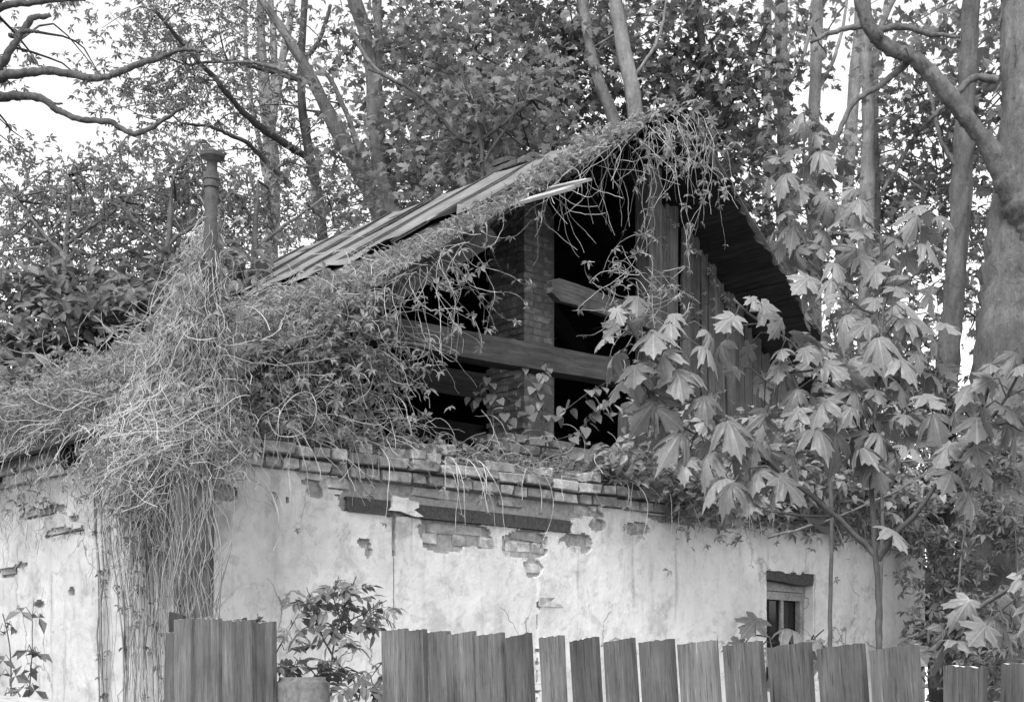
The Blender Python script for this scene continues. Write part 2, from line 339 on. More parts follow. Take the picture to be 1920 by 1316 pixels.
def pinnate(pairs=3, seed=0, w=.2):
    r = np.random.default_rng(seed); V, T = [], []; n = 0; lv, lt = lance(w, .05, -.15)
    def put(y, a, s):
        nonlocal n
        t = r.normal(-.2, .2); X = lv*s; X = np.c_[X[:, 0], X[:, 1]*math.cos(t), X[:, 2]+X[:, 1]*math.sin(t)]
        R = np.array([[math.cos(a), math.sin(a), 0], [-math.sin(a), math.cos(a), 0], [0, 0, 1]]); V.append(X@R.T+np.array([0, y, -.12*y*y])); T.append(lt+n); n += 8
    for k in range(pairs):
        y = .25+.5*k/pairs
        for sg in (-1, 1): put(y, sg*r.uniform(.9, 1.25), r.uniform(.40, .52))
    put(.75, r.normal(0, .1), .5)
    tv, tt = tubes(np.array([[[0, 0, 0], [0, .4, -.02], [0, .78, -.07]]]), .012, 3); V.append(tv); T.append(tt+n)
    return np.vstack(V), np.vstack(T)
def heart():
    O = np.array([(0, .0), (.22, -.08), (.42, .1), (.40, .35), (.22, .68), (0, 1.), (-.22, .68), (-.40, .35), (-.42, .1), (-.22, -.08)]); c = np.array([0, .25])
    P = np.vstack([c, O]); n = len(O); z = .18*np.abs(P[:, 0])-.25*(P[:, 1]-.2)**2
    return np.c_[P, z], np.array([[0, 1+i, 1+(i+1) % n] for i in range(n)])
MAPLE, SMALL, LANCE = maple_simple(), small_leaf(), lance()
PALM = [palmate(5, 1., .19, k) for k in range(4)]
BIGMAPLE = [trimesh('maple_leaf', *maple_detailed(d, k, c), M['leaf_big'], True) for k, (d, c) in enumerate([(.15, .03), (.35, .05), (.55, .05), (.8, .07), (.45, .08), (.65, .03), (1., .06), (1.25, .08), (.25, .09), (.9, .03)])]
HEARTS = [trimesh('heart_leaf', *heart(), M['leaf_heart'], True)]
ELDER = [trimesh('elder_leaf', *pinnate(3, k), M['leaf_elder']) for k in range(4)]
# brick meshes
def brick_mesh(l, w, h, seed, material):
    r = random.Random(seed); bm = bmesh.new(); bmesh.ops.create_cube(bm, size=1)
    for v in bm.verts: v.co = Vector((v.co.x*l, v.co.y*w, v.co.z*h))
    bmesh.ops.bevel(bm, geom=bm.edges[:], offset=.006, segments=1, affect='EDGES')
    for v in bm.verts: v.co += Vector([r.gauss(0, .0028) for _ in range(3)])
    if r.random() < .6:
        cn = Vector((r.choice([-1, 1])*l/2, -w/2, r.choice([-1, 1])*h/2))
        for v in bm.verts:
            d = (v.co-cn).length
            if d < .035: v.co += (Vector((0, 0, 0))-cn).normalized()*.016
    bmesh.ops.triangulate(bm, faces=bm.faces[:])
    me = bpy.data.meshes.new('brick'); bm.to_mesh(me); bm.free(); me.materials.append(material); return me
def place_brick(parent, meshes, c, xd, rot=.02, kind=None):
    x = np.asarray(xd, float); z = UP; y = np.cross(z, x)
    m = basis(c, x, y, z) @ Matrix.Rotation(random.gauss(0, rot), 4, 'Z') @ Matrix.Rotation(random.gauss(0, rot*.6), 4, 'X') @ Matrix.Rotation(random.gauss(0, rot*.5), 4, 'Y')
    return link('brick', random.choice(meshes), parent, m)
# ------------------------------------------------------------------ ground
gu, gv = np.meshgrid(np.r_[-400, -150, -60, np.linspace(-24, 24, 61), 60, 150, 400], np.r_[-40, -10, np.linspace(0, 40, 51), 80, 200, 600], indexing='ij')
gz = fbm(gu*.35, gv*.35, 5)*.06*(np.abs(gu) < 30)*(gv < 45)
gi = np.arange(gu.size).reshape(gu.shape); a, b, c, d = gi[:-1, :-1].ravel(), gi[1:, :-1].ravel(), gi[1:, 1:].ravel(), gi[:-1, 1:].ravel()
g = link('ground', trimesh('ground', np.stack([gu, gv, gz], -1).reshape(-1, 3), np.vstack([np.stack([a, b, c], 1), np.stack([a, c, d], 1)]), M['soil'], True))
tag(g, 'dark earth ground under the trees and around the house', 'ground', kind='structure')
# ------------------------------------------------------------------ house
house = thing('abandoned_house', 'derelict plastered brick house with collapsing open gable and broken roof', 'house', uv(3.7, 3, -EYE))
LU = 7.48
def plaster_sheet(name, a0, a1, h0, h1, res, to3, hole, recess, material, parent):
    na = int((a1-a0)/res); nh = int((h1-h0)/res); A, H = np.meshgrid(np.linspace(a0, a1, na+1), np.linspace(h0, h1, nh+1), indexing='ij')
    cA = (A[:-1, :-1]+A[1:, 1:])/2; cH = (H[:-1, :-1]+H[1:, 1:])/2; keep = ~hole(cA, cH)
    rel = fbm(A*1.1, H*1.1, 3)*.012+fbm(A*7, H*7, 9)*.0045+fbm(A*30, H*30, 19, 2)*.0016-recess(A, H)
    jA = A+fbm(A*60, H*60, 31, 2)*res*.5; jH = H+fbm(A*60, H*60, 41, 2)*res*.5
    V = to3(jA, jH, rel).reshape(-1, 3); n = len(V); Vb = to3(jA, jH, np.full_like(rel, -.05)).reshape(-1, 3)
    gi = np.arange(n).reshape(A.shape); q = lambda m: (gi[:-1, :-1][m], gi[1:, :-1][m], gi[1:, 1:][m], gi[:-1, 1:][m])
    a, b, c, d = q(keep); T = [np.stack([a, b, c], 1), np.stack([a, c, d], 1)]
    def skirt(e0, e1): T.append(np.stack([e0+2*n, e0+n, e1+n], 1)); T.append(np.stack([e0+2*n, e1+n, e1+2*n], 1))
    K = np.pad(keep, 1)
    for dx, dy, (i0, j0), (i1, j1) in ((-1, 0, (0, 1), (0, 0)), (1, 0, (1, 0), (1, 1)), (0, -1, (0, 0), (1, 0)), (0, 1, (1, 1), (0, 1))):
        m = keep & ~K[1+dx:1+dx+na, 1+dy:1+dy+nh]; ii, jj = np.nonzero(m); skirt(gi[ii+i0, jj+j0], gi[ii+i1, jj+j1])
    V = np.vstack([V, Vb, V]); T = np.concatenate(T); us, inv = np.unique(T, return_inverse=True)
    return link(name, trimesh(name, V[us], inv.reshape(T.shape), material, True), parent)
def blob(A, H, lst, nz):
    f = np.full(A.shape, -9.)
    for (a, h, ra, rh, p) in lst: f = np.maximum(f, 1-(np.abs((A-a)/ra)**p+np.abs((H-h)/rh)**p)+nz)
    return f > 0
def rblob(x, y, rx, ry, p=2):
    u, h = wall_uh(x, y); u2, _ = wall_uh(x+rx, y); return (u, h, u2-u, ry/F*(C0[1]+DU[1]*u), p)
def lblob(x, y, rx, ry, p=2):
    v, h = left_vh(x, y); v2, _ = left_vh(x-rx, y); return (v, h, v2-v, ry/F*(C0[1]+DV[1]*v), p)
WIN = (5.24, 5.878, .10, 1.03)
RB = [(2.1, 1.39, 1.25, .05, 4), (2.05, 1.275, 1.02, .062, 8), rblob(700, 925, 55, 18), rblob(880, 935, 110, 22, 3), rblob(1010, 948, 90, 22, 3), rblob(860, 1000, 72, 24, 3), rblob(830, 1022, 40, 12), rblob(985, 1022, 42, 26, 3),
      rblob(1000, 1062, 18, 18), rblob(1080, 1018, 32, 18), rblob(683, 1017, 12, 9, 3), rblob(692, 1036, 7, 10), rblob(592, 922, 14, 12), rblob(425, 925, 26, 14), rblob(539, 937, 4, 5),
      rblob(1195, 990, 26, 13), rblob(1120, 985, 16, 12), rblob(1012, 1132, 4, 8), (7.3, 1.38, .3, .05, 2), (4.4, 1.40, .5, .03, 3)]
def rhole(A, H):
    nz = fbm(A*9, H*9, 77)*.9; f = blob(A, H, RB, nz)
    f |= (A > WIN[0]) & (A < WIN[1]) & (H > WIN[2]) & (H < WIN[3]+.055+fbm(A*12, H*0, 4)*.03)
    f |= (np.abs(A-1.478-fbm(H*3, H*0, 8)*.006) < .006+.012*(H > .95)) & (H < 1.25) & (H > -.2)
    f |= (np.abs(A-2.753-fbm(H*5, H*0, 6)*.008) < .004+.016*(fbm(H*6, H*0, 66) > .25)) & (H < 1.2) & (H > -.2)
    return f
def rrecess(A, H):
    s = lambda x: 1/(1+np.exp(-np.clip(x, -40, 40))); inn = s((A-1.485)*400)*s((2.75-A)*400)*s((1.22-H)*200)
    return .007*inn
gw = plaster_sheet('gable_wall', 0, LU, -.25, 1.432, .0125, lambda a, h, r: uv(a, -r, h), rhole, rrecess, M['plaster'], house)
lw = plaster_sheet('side_wall', 0, 4.2, -.45, 1.515, .0145, lambda a, h, r: uv(-r, a, h),
    lambda A, H: blob(A, H, [lblob(110, 1000, 28, 11, 3), lblob(145, 996, 13, 9, 4), lblob(140, 972, 10, 9), lblob(17, 1073, 18, 10, 3), lblob(133, 1110, 8, 9), lblob(73, 1133, 10, 9), lblob(40, 1060, 12, 6), lblob(235, 935, 30, 14), lblob(250, 1050, 8, 16), lblob(80, 960, 40, 10)], fbm(A*9, H*9, 57)*.9),
    lambda A, H: .0*A-.02*fbm(A*2.2, H*2.2, 71)*np.clip((A-.9)*2, 0, 1), M['plaster_l'], house)
# plain lower parts and the brick core behind the plaster
ac = Acc(); ac.add(*hbox(.0, LU, .0, .42, -EYE, -.25)); ac.build('wall_base', M['plaster'], house)
ac = Acc(); ac.add(*hbox(.003, .42, .421, 7.0, -EYE, -.45)); ac.build('wall_base', M['plaster_l'], house)
ac = Acc(); ac.add(*hbox(.045, WIN[0], .034, .42, -.25, 1.432)); ac.add(*hbox(WIN[1], LU-.03, .045, .42, -.25, 1.432)); ac.add(*hbox(WIN[0], WIN[1], .045, .42, -.25, WIN[2]-.03)); ac.add(*hbox(WIN[0], WIN[1], .045, .42, WIN[3]+.09, 1.432)); ac.build('wall_core', M['mortar'], house)
ac = Acc(); ac.add(*hbox(.045, .42, .421, 7.0, -.45, 1.515)); ac.add(*hbox(LU-.42, LU-.031, .421, 6.95, -EYE, 1.52)); ac.build('wall_core', M['mortar'], house)
ac = Acc(); ac.add(*hbox(LU-.034, LU, .001, 6.95, -EYE, 1.431)); ac.build('end_wall', M['plaster'], house)
# bricks showing in the gaps of the plaster
M['brick_w'] = mat_brick('brick_dusty_and_lit', .26, .46, .5)
STW = [brick_mesh(.238, .11, .069, 80+k, M['brick_w']) for k in range(6)]; HDW = [brick_mesh(.114, .22, .069, 90+k, M['brick_w']) for k in range(6)]
ST = [brick_mesh(.235, .11, .066, k, M['brick']) for k in range(6)]; HD = [brick_mesh(.112, .22, .064, 20+k, M['brick']) for k in range(6)]
for r_ in range(10):
    h = 1.395-r_*.0745; u = .9+(r_ % 2)*.12
    while u < 4.7:
        head = (r_ % 3 == 1); L = .12 if head else .247; cu = u+L/2
        tst = np.array([[cu+dx] for dx in (-.45*L, 0, .45*L)]); hs = np.array([[h]]*3)
        if rhole(tst, hs).any() and not (1.02 < cu < 3.1 and 1.2 < h < 1.33): place_brick(gw, HDW if head else STW, uv(cu, (.136 if head else .086)+random.gauss(.0, .016), h), NU, .045)
        u += L
for r_ in range(14):
    h = 1.47-r_*.0745; v = .1+(r_ % 2)*.12
    while v < 2.9:
        t = np.array([[v+dx] for dx in (0, .12, .23)])
        if blob(t, np.full((3, 1), h), [lblob(110, 1000, 28, 11, 3), lblob(145, 996, 13, 9, 4), lblob(17, 1073, 18, 10, 3), lblob(235, 935, 30, 14), lblob(80, 960, 40, 10), lblob(40, 1060, 12, 6)], .6).any():
            place_brick(lw, ST, uv(.075, v+.12, h), NV, .02)
        v += .247
# steel lintels
def steel(name, u0, u1, h0, h1, v0, parent):
    ac = Acc(); ac.add(*hbox(u0, u1, v0, v0+.012, h0, h1)); ac.add(*hbox(u0+.002, u1-.002, v0+.012, v0+.1, h1-.014, h1-.001)); ac.add(*hbox(u0+.002, u1-.002, v0-.012, v0+.1, h0-.006, h0+.008)); return ac.build(name, M['rust'], parent)
steel('steel_lintel', 1.107, 1.47, 1.222, 1.312, -.004, house); steel('steel_lintel', 1.60, 3.05, 1.226, 1.308, -.008, house)
board('plaster_chunk', house, uv(1.455, -.012, 1.295), uv(1.66, -.014, 1.262), -NV, .10, .022, M['plaster'], (.02, .09), .006)
# cornice bricks
cor = Acc(); cor.add(*hbox(.0, LU-.02, .02, .42, 1.434, 1.579)); cornice = cor.build('cornice', M['mortar'], house)
for h, pr in ((1.467, .055), (1.546, .105)):
    u = -pr+.02
    while u < LU+.05:
        head = random.random() < .68; L = .118 if head else .243; skip = random.random() < .03
        if not skip: place_brick(cornice, HD if head else ST, uv(u+L/2, (-pr+(.11 if head else .055))+random.gauss(0, .006), h+random.gauss(0, .003)), NU, .022)
        u += L+.008
corl = Acc(); corl.add(*hbox(.02, .42, .0, 4.2, 1.5155, 1.66)); corl = corl.build('cornice', M['plaster_l'], house)
STL = [brick_mesh(.245, .12, .071, 40+k, M['plaster_l']) for k in range(5)]
for h, pr in ((1.552, .05), (1.63, .10)):
    v = -pr+.1
    while v < 4.1:
        place_brick(corl, STL, uv(-pr+.06+random.gauss(0, .004), v+.122, h), NV, .012); v += .249
# loose bricks and rubble along the wall top
for k in range(46):
    u = random.uniform(.5, 5.2); L = random.random() < .5
    place_brick(cornice, ST if L else HD, uv(u, random.uniform(-.03, .25), 1.617+(.07 if random.random() < .15 else 0)), NU, .13)
for r_ in range(6):   # low inner brick parapet
    u = 2.95+(r_ % 2)*.12
    while u < 4.1:
        if r_ < 4 or random.random() < .75: place_brick(cornice, ST, uv(u+.12, .78, 1.635+r_*.074), NU, .025)
        u += .25
ac = Acc(); ac.add(*hbox(2.97, 4.12, .80, .95, 1.58, 2.02)); ac.build('parapet', M['mortar'], house)
# soil on the wall top, attic floor
su, sv_ = np.meshgrid(np.linspace(.05, LU-.05, 120), np.linspace(-.06, 1.0, 18), indexing='ij')
sh = 1.585+.06*np.clip((sv_+.06)/.2, 0, 1)+fbm(su*3, sv_*3, 15)*.05*np.clip((sv_+.06)*6, 0, 1)
si = np.arange(su.size).reshape(su.shape); a, b, c, d = si[:-1, :-1].ravel(), si[1:, :-1].ravel(), si[1:, 1:].ravel(), si[:-1, 1:].ravel()
link('soil_ledge', trimesh('soil_ledge', uv(su, sv_, sh).reshape(-1, 3), np.vstack([np.stack([a, b, c], 1), np.stack([a, c, d], 1)]), M['soil'], True), house)
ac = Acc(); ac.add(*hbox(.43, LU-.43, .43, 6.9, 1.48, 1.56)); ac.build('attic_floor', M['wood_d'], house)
# window
win = Acc(); win.add(*hbox(WIN[0], WIN[1], .165, .18, WIN[2], WIN[3]+.02)); window = win.build('window', M['glass'], house)
W0, W1 = WIN[0]+.002, WIN[1]-.022
for nm, a in (('frame', (W0, W1, .10, .15, .93, WIN[3])), ('frame', (W0, W1, .105, .15, .86, .925)), ('frame', (W0, W1, .10, .15, WIN[2], .16)), ('frame', (W1-.045, W1, .102, .152, .161, .859)), ('frame', (W0, W0+.03, .103, .152, .161, .859)),
              ('bar', (W0+.085, W0+.105, .085, .10, .161, .859)), ('bar', (W0+.30, W0+.325, .085, .10, .161, .859)), ('frame', (W0+.36, W0+.40, .14, .16, .161, .859))):
    ac = Acc(); ac.add(*hbox(*a)); ac.build(nm, M['wood_w'], window)
ac = Acc(); ac.add(*hbox(WIN[1]-.01, WIN[1]+.06, .012, .30, WIN[2], WIN[3]+.03)); ac.add(*hbox(WIN[0]-.06, WIN[0]+.0, .03, .30, WIN[2], WIN[3]+.03)); ac.add(*hbox(WIN[0], WIN[1], .02, .28, WIN[2]-.06, WIN[2]-.001)); ac.build('reveal', M['plaster'], window)
board('lintel', window, uv(WIN[0]-.005, .052, WIN[3]+.035), uv(WIN[1]-.01, .055, WIN[3]+.03), -NV, .085, .09, M['rust'], (.02, .02), .006)
board('lintel', window, uv(WIN[0]+.0, .17, WIN[3]+.035), uv(WIN[1]-.0, .17, WIN[3]+.03), -NV, .085, .18, M['rust'], (.0, .0), .003)
# roof ---------------------------------------------------------------
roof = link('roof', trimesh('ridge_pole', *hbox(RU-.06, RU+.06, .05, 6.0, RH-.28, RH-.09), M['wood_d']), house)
def slope_pt(u, v, off=0.):
    return uv(u, v, float(roof_h(u)))+(NL if u < RU else NR)*off
for side in (0, 1):
    ue = -.22 if side == 0 else 7.72; n = NL if side == 0 else NR; cnt = 31 if side == 0 else 27
    for k in range(cnt):
        u0 = RU+(ue-RU)*(k+.5)/cnt; w = abs(ue-RU)/cnt*math.hypot(1, PL if side == 0 else PR)*.985
        v0 = .08+random.gauss(0, .03)
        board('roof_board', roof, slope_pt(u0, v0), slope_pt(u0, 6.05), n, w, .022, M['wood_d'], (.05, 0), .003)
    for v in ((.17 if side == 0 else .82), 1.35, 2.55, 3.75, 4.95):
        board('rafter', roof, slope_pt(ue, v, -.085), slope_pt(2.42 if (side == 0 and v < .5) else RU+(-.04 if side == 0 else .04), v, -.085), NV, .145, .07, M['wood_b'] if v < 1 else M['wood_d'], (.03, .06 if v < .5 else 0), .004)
# broken boards sticking out of the verge
board('roof_board', roof, slope_pt(2.86, .88, .0), uv(2.50, -.60, (HY-352)/F*(C0[1]+.665*2.50-.747*.60)), NL, .11, .022, M['wood_l'], (0, .16), .005, .09, nw=8)
board('roof_board', roof, slope_pt(3.05, .75, .01), uv(2.72, -.52, (HY-338)/F*(C0[1]+.665*2.72-.747*.52)), NL, .045, .02, M['wood_l'], (0, .16), .005, .015, nw=5)
# sheet metal near the ridge (left slope), with upstanding seams
v = .05; k = 0
def sheet(u0, u1, v0, v1, side, off, crumple):
    nu_, nv_ = 10, 5; U, V_ = np.meshgrid(np.linspace(u0, u1, nu_+1), np.linspace(v0, v1, nv_+1), indexing='ij')
    U[-1] += rng.normal(0, .07, nv_+1); z = off+fbm(U*2.2+v0*9, V_*3, 3)*crumple
    z[:, 0] += .03; z[:, -1] += .018; z[-1] += np.abs(rng.normal(0, .03, nv_+1))
    P = uv(U, V_, roof_h(U))+(NL if side == 0 else NR)*z[..., None]; n = P.shape[0]*P.shape[1]; gi = np.arange(n).reshape(P.shape[:2])
    a, b, c, d = gi[:-1, :-1].ravel(), gi[1:, :-1].ravel(), gi[1:, 1:].ravel(), gi[:-1, 1:].ravel()
    Vt = np.vstack([P.reshape(-1, 3), P.reshape(-1, 3)-(NL if side == 0 else NR)*.003]); T = [np.stack([a, c, b], 1), np.stack([a, d, c], 1), np.stack([a, b, c], 1)+n, np.stack([a, c, d], 1)+n]
    for e in (gi[0], gi[-1], gi[:, 0], gi[:, -1]): p, q = e[:-1], e[1:]; T += [np.stack([p, q, q+n], 1), np.stack([p, q+n, p+n], 1)]
    return link('metal_sheet', trimesh('metal_sheet', Vt, np.concatenate(T), M['metal']), roof)
while v < 6.0:
    w = .72; ul = np.interp(v+w/2, [0, .4, .9, 1.4, 2.1, 3., 3.8, 4.6, 6], [3.75, 3.6, 3.2, 2.75, 2.5, 2.6, 2.85, 3.1, 3.3])
    sheet(RU+.0, ul, v, v+w, 0, .02, .02)
    ac = Acc(); n_ = 9; us = np.linspace(RU-.02, ul+random.uniform(-.1, .1), n_); pts = np.array([slope_pt(float(x), v+random.gauss(0, .006), .04) for x in us])
    V_, T_ = tubes(pts[None], np.full(n_, .008), 4); ac.add(V_, T_); V_, T_ = tubes((pts+NL*.016)[None], np.full(n_, .006), 4); ac.add(V_, T_); ac.build('seam', M['pipe'], roof)
    v += w+.004
for k in range(11):
    sheet(RU, 7.75, .06+k*.55, .06+k*.55+.546, 1, .02, .012)
# ridge cap
rp = []; 
for v0, v1, o in ((.03, .78, .03), (.74, 1.7, .03), (2.5, 3.8, .035), (3.75, 6.0, .04)):
    ac = Acc(); pts = np.array([[uv(RU-.17, v, RH-.11+o) for v in (v0, v1)], [uv(RU, v, RH+o) for v in (v0, v1)], [uv(RU+.16, v, RH-.14+o) for v in (v0, v1)]])
    dn = np.array([0, 0, -.006]); V_ = np.vstack([pts.reshape(-1, 3), pts.reshape(-1, 3)+dn])
    T_ = []
    for a in (0, 2): T_ += [[a, a+1, a+3], [a, a+3, a+2], [a+6, a+9, a+7], [a+6, a+8, a+9], [a, a+2, a+8], [a, a+8, a+6], [a+1, a+9, a+3], [a+1, a+7, a+9]]
    T_ += [[0, 6, 7], [0, 7, 1], [4, 5, 11], [4, 11, 10]]
    ac.add(V_, T_); ac.build('ridge_cap', M['rust'] if v0 < .1 else M['metal'], roof)
# gable timber
def hbeam(name, u0, u1, v, h0, h1, t, m, rag=(.0, .0), dh=0., w1=None, parent=None):
    return board(name, parent or house, uv(u0, v, (h0+h1)/2), uv(u1, v, (h0+h1)/2+dh), -NV, h1-h0, t, m, rag, .005, w1)
hbeam('tie_beam', 1.42, 3.9, .30, 2.395, 2.565, .16, M['wood_b'], dh=.04)
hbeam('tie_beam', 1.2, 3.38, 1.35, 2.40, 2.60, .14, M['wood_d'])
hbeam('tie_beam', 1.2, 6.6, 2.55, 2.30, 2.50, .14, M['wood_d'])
board('rail', house, uv(3.03, .13, 2.98), uv(4.40, .50, 3.06), -NV, .16, .05, M['wood'], (.12, 0), .005)
king = board('king_post', house, uv(4.46, .56, 1.6), uv(4.46, .56, 4.28), -NV, .15, .15, M['wood'], (0, 0), .003)
board('post', house, uv(3.68, .02, 1.55), uv(3.70, .02, 2.22), -NV, .155, .12, M['wood'], (0, .06), .006)
board('timber_stub', house, uv(3.30, .10, 1.62), uv(3.62, .25, 1.90), -NV, .13, .08, M['wood'], (.02, .06), .006)
board('timber_stub', house, uv(3.42, .03, 1.60), uv(3.70, .14, 1.84), -NV, .07, .07, M['wood_b'], (.02, .06), .006)
gb_ = hbeam('gable_boarding', 4.5, 7.2, .70, 2.0, 2.12, .06, M['wood_d'])
u = 4.54
while u < 7.45:
    w = random.uniform(.085, .13); top = float(roof_h(u+w/2))-.035-random.uniform(0, .05)-(.12 if u < 4.7 else 0); bot = 1.60+random.uniform(0, .08)
    if 5.9 < u < 6.4: bot += random.uniform(.2, .5)
    board('plank', gb_, uv(u+w/2, .62+random.gauss(0, .01), bot), uv(u+w/2+random.gauss(0, .012), .62, top), -NV, w*.97, .025, M['wood'], (.03, .05), .003, nl=8)
    u += w+random.choice([.002, .004, .012])
# rear gable closed with planks
V_, T_ = hexa([uv(-.3, 6.0, 1.5), uv(7.78, 6.0, 1.5), uv(7.78, 6.04, 1.5), uv(-.3, 6.04, 1.5), uv(RU-.02, 6.0, RH-.04), uv(RU+.02, 6.0, RH-.04), uv(RU+.02, 6.04, RH-.04), uv(RU-.02, 6.04, RH-.04)])
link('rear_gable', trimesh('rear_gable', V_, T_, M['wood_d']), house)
ac = Acc(); ac.add(*hbox(.10, .40, .43, 6.9, 1.50, 1.81)); ac.add(*hbox(7.05, 7.40, .43, 6.9, 1.5, 1.82)); ac.build('wall_plate', M['wood_d'], house)
# chimney
CU, CV, CLU, CLV, CH = 4.3, 1.86, .36, .475, .0585
ac = Acc(); ac.add(*hbox(CU+.012, CU+CLU, CV+.012, CV+CLV, 1.5, 4.5)); ch = ac.build('chimney', M['mortar'], house)
CS = [brick_mesh(.205, .10, .050, 60+k, M['brick_d']) for k in range(6)]; M['brick_s'] = mat_brick('brick_sooty', .05, .12, .3)
CSS = [brick_mesh(.205, .10, .050, 260+k, M['brick_s']) for k in range(4)]
CSW = [brick_mesh(.205, .10, .050, 160+k, M['brick_w']) for k in range(6)]; CHD = [brick_mesh(.098, .20, .050, 70+k, M['brick_d']) for k in range(4)]  # paler bricks low on the chimney: light through the open gable put into colour
for r_ in range(54):
    h = 1.62+r_*CH; e = r_ % 2; lo = h < 2.35
    for (axis, Ln) in ((0, CLU), (1, CLV)):
        s = (0 if e == axis else -.10) ; s = 0. if e == axis else .105
        if e != axis: pass
        x = s
        while x < Ln-.03:
            L = min(.213, Ln-x)
            if L > .05:
                hole = axis == 0 and 2.30 < h < 2.72 and .08 < x+L/2 < .34
                if h > 4.52 and random.random() < .45: hole = True
                if not hole:
                    ms = (CSS if h > 4.4 else CSW if h < 2.42 else CS) if L > .15 or h > 4.4 else CHD; off = .05 if L > .15 else .1; wob = .012 if lo else .003
                    c = uv(CU+x+L/2, CV+off+random.gauss(0, wob), h) if axis == 0 else uv(CU+off+random.gauss(0, wob), CV+x+L/2, h)
                    place_brick(ch, ms, c, NU if axis == 0 else -NV, .012 if not lo else .04)
            x += .213
# ------------------------------------------------------------------ plank shed behind, vent pipe, post, fence
shed = thing('plank_shed', 'vine-covered grey plank shed roof showing behind the side wall', 'shed', px(150, 700, 15.5)*[1, 1, 0])
def spt(x, y, d): return px(x, y, d)
for k in range(12):
    x = 8+k*29; top = 655-(x/330)*92+random.uniform(-6, 6); p = px(x, top, 15.2); q = p.copy(); q[2] = 0.0
    board('plank', shed, q, p, np.array([.2, -1, 0]), .155, .03, M['wood'], (0, .03), .004)
board('roof_board', shed, px(-30, 662, 15.0), px(235, 588, 15.0), np.array([0, -.6, 1]), .30, .03, M['wood'], (.05, .08), .01)
board('roof_board', shed, px(180, 592, 14.95), px(360, 548, 14.95), np.array([0, -.6, 1]), .26, .03, M['wood'], (.05, .08), .01)
board('pole', shed, px(-20, 672, 14.7), px(150, 640, 14.7), np.array([0, -1, 0]), .07, .07, M['bark_m'], (.03, .06), .01)
pipe = thing('vent_pipe', 'dark iron vent pipe with flat round cap rising from vines', 'pipe', px(383, 1320, 8.85)*[1, 1, 0])
ptop = px(398, 298, 8.85); pbot = px(381, 1300, 8.85); pbot[2] = 0.0; pm = px(396, 345, 8.85)
def ring_tube(pts, rad, n, name, m, parent):
    ac = Acc(); V_, T_ = tubes(np.array([pts]), np.array([rad]), n, True); ac.add(V_, T_); return ac.build(name, m, parent, True)
ring_tube([pbot, (pbot+pm)/2, pm], [.036]*3, 14, 'pipe', M['pipe'], pipe)
d_ = nrm(ptop-pm)
ring_tube([pm-d_*.02, pm+d_*.055], [.042]*2, 14, 'collar', M['pipe'], pipe); ring_tube([pm+d_*.0, ptop], [.031]*2, 14, 'pipe', M['pipe'], pipe)
ring_tube([pm+d_*.022, pm+d_*.036], [.046]*2, 14, 'collar', M['pipe'], pipe)
ring_tube([ptop-d_*.012, ptop+d_*.004, ptop+d_*.02], [.031, .068, .071], 18, 'cap', M['pipe'], pipe); ring_tube([ptop+d_*.022, ptop+d_*.034], [.071, .062], 18, 'cap', M['pipe'], pipe)
wp = thing('wooden_post', 'weathered plank post wrapped in dry vines at the house corner', 'post', px(350, 1320, 8.7)*[1, 1, 0])
p = px(360, 870, 8.7); q = px(352, 1320, 8.7); q[2] = 0
board('plank', wp, q, p, np.array([-.1, -1, 0]), .17, .09, M['wood'], (0, .03), .006)
q2 = px(325, 1320, 8.5); q2[2] = 0; board('plank', wp, q2, px(330, 1150, 8.5), np.array([-.1, -1, 0]), .06, .05, M['wood_b'], (0, .03), .006)
# fence
FA, FD = np.array([-.437, 5.43]), np.array([1.394, -1.76]); FN = np.array([-.784, -.621, 0])
def fence_pt(x, y):
    r = (x-CX)/F; k = (FA[1]*r-FA[0])/(FD[0]-r*FD[1]); return px(x, y, FA[1]+FD[1]*k)
def fence_board(parent, xl, xr, yt, lean, mat_, off=0., wf=1.0):
    a = fence_pt(xl, yt); b = fence_pt(xr, yt); w = np.linalg.norm((b-a)[:2]); top = a+(b-a)*wf/2; fd = np.array([*nrm(FD), 0])
    L = top[2]; bot = top+fd*lean*L*1.05; bot[2] = -.05
    return board('board', parent, bot+FN*off, top+FN*off, FN, w*wf, .018, M['wood_f'], (0, .003), .0018, endmat=M['endgrain'], nl=8, nw=11, slant=random.gauss(.001, .0035))
f1 = thing('plank_fence', 'leaning row of weathered grey fence boards with pale torn tops', 'fence', fence_pt(1230, 1320)*[1, 1, 0])
tops = [(722,775,1180,.03),(767,808,1181,.05),(804,851,1184,.06),(847,905,1187,.08),(898,951,1189,.09),(952,1006,1191,.11),(1010,1066,1193,.14),(1072,1138,1198,.13),(1137,1204,1200,.13),(1206,1279,1201,.11),(1278,1361,1203,.10),(1362,1449,1205,.10),(1446,1533,1209,.09),(1533,1633,1211,.11),(1632,1731,1213,.15)]
for k, (xl, xr, yt, ln) in enumerate(tops):
    nx = tops[k+1][0] if k < 14 else 1742; gp = (2, 3, 4, 6, 10, 14, 17, 17, 16, 17, 16, 16, 17, 17, 14)[k]
    fence_board(f1, xl, nx-gp, yt, .035+.0065*min(k, 8), M['wood_f'], random.gauss(0, .003)+(.012*(k % 2) if k < 5 else 0), 1.)
for zz in (.45, 1.35):
    p = fence_pt(722, 1300)-FN*.04; q = fence_pt(1729, 1300)-FN*.04; p[2] = q[2] = zz; board('rail', f1, p, q, FN, .08, .035, M['wood_f'])
f2 = thing('plank_fence', 'low fence boards beside the thick ivy-covered tree trunk', 'fence', fence_pt(1840, 1320)*[1, 1, 0])
for xl, xr, yt, ln, o in ((1772, 1852, 1249, .0, 0), (1878, 1975, 1243, -.02, 0), (1985, 2080, 1250, .03, 0)): fence_board(f2, xl, xr, yt, ln, M['wood_f'], o, .9)
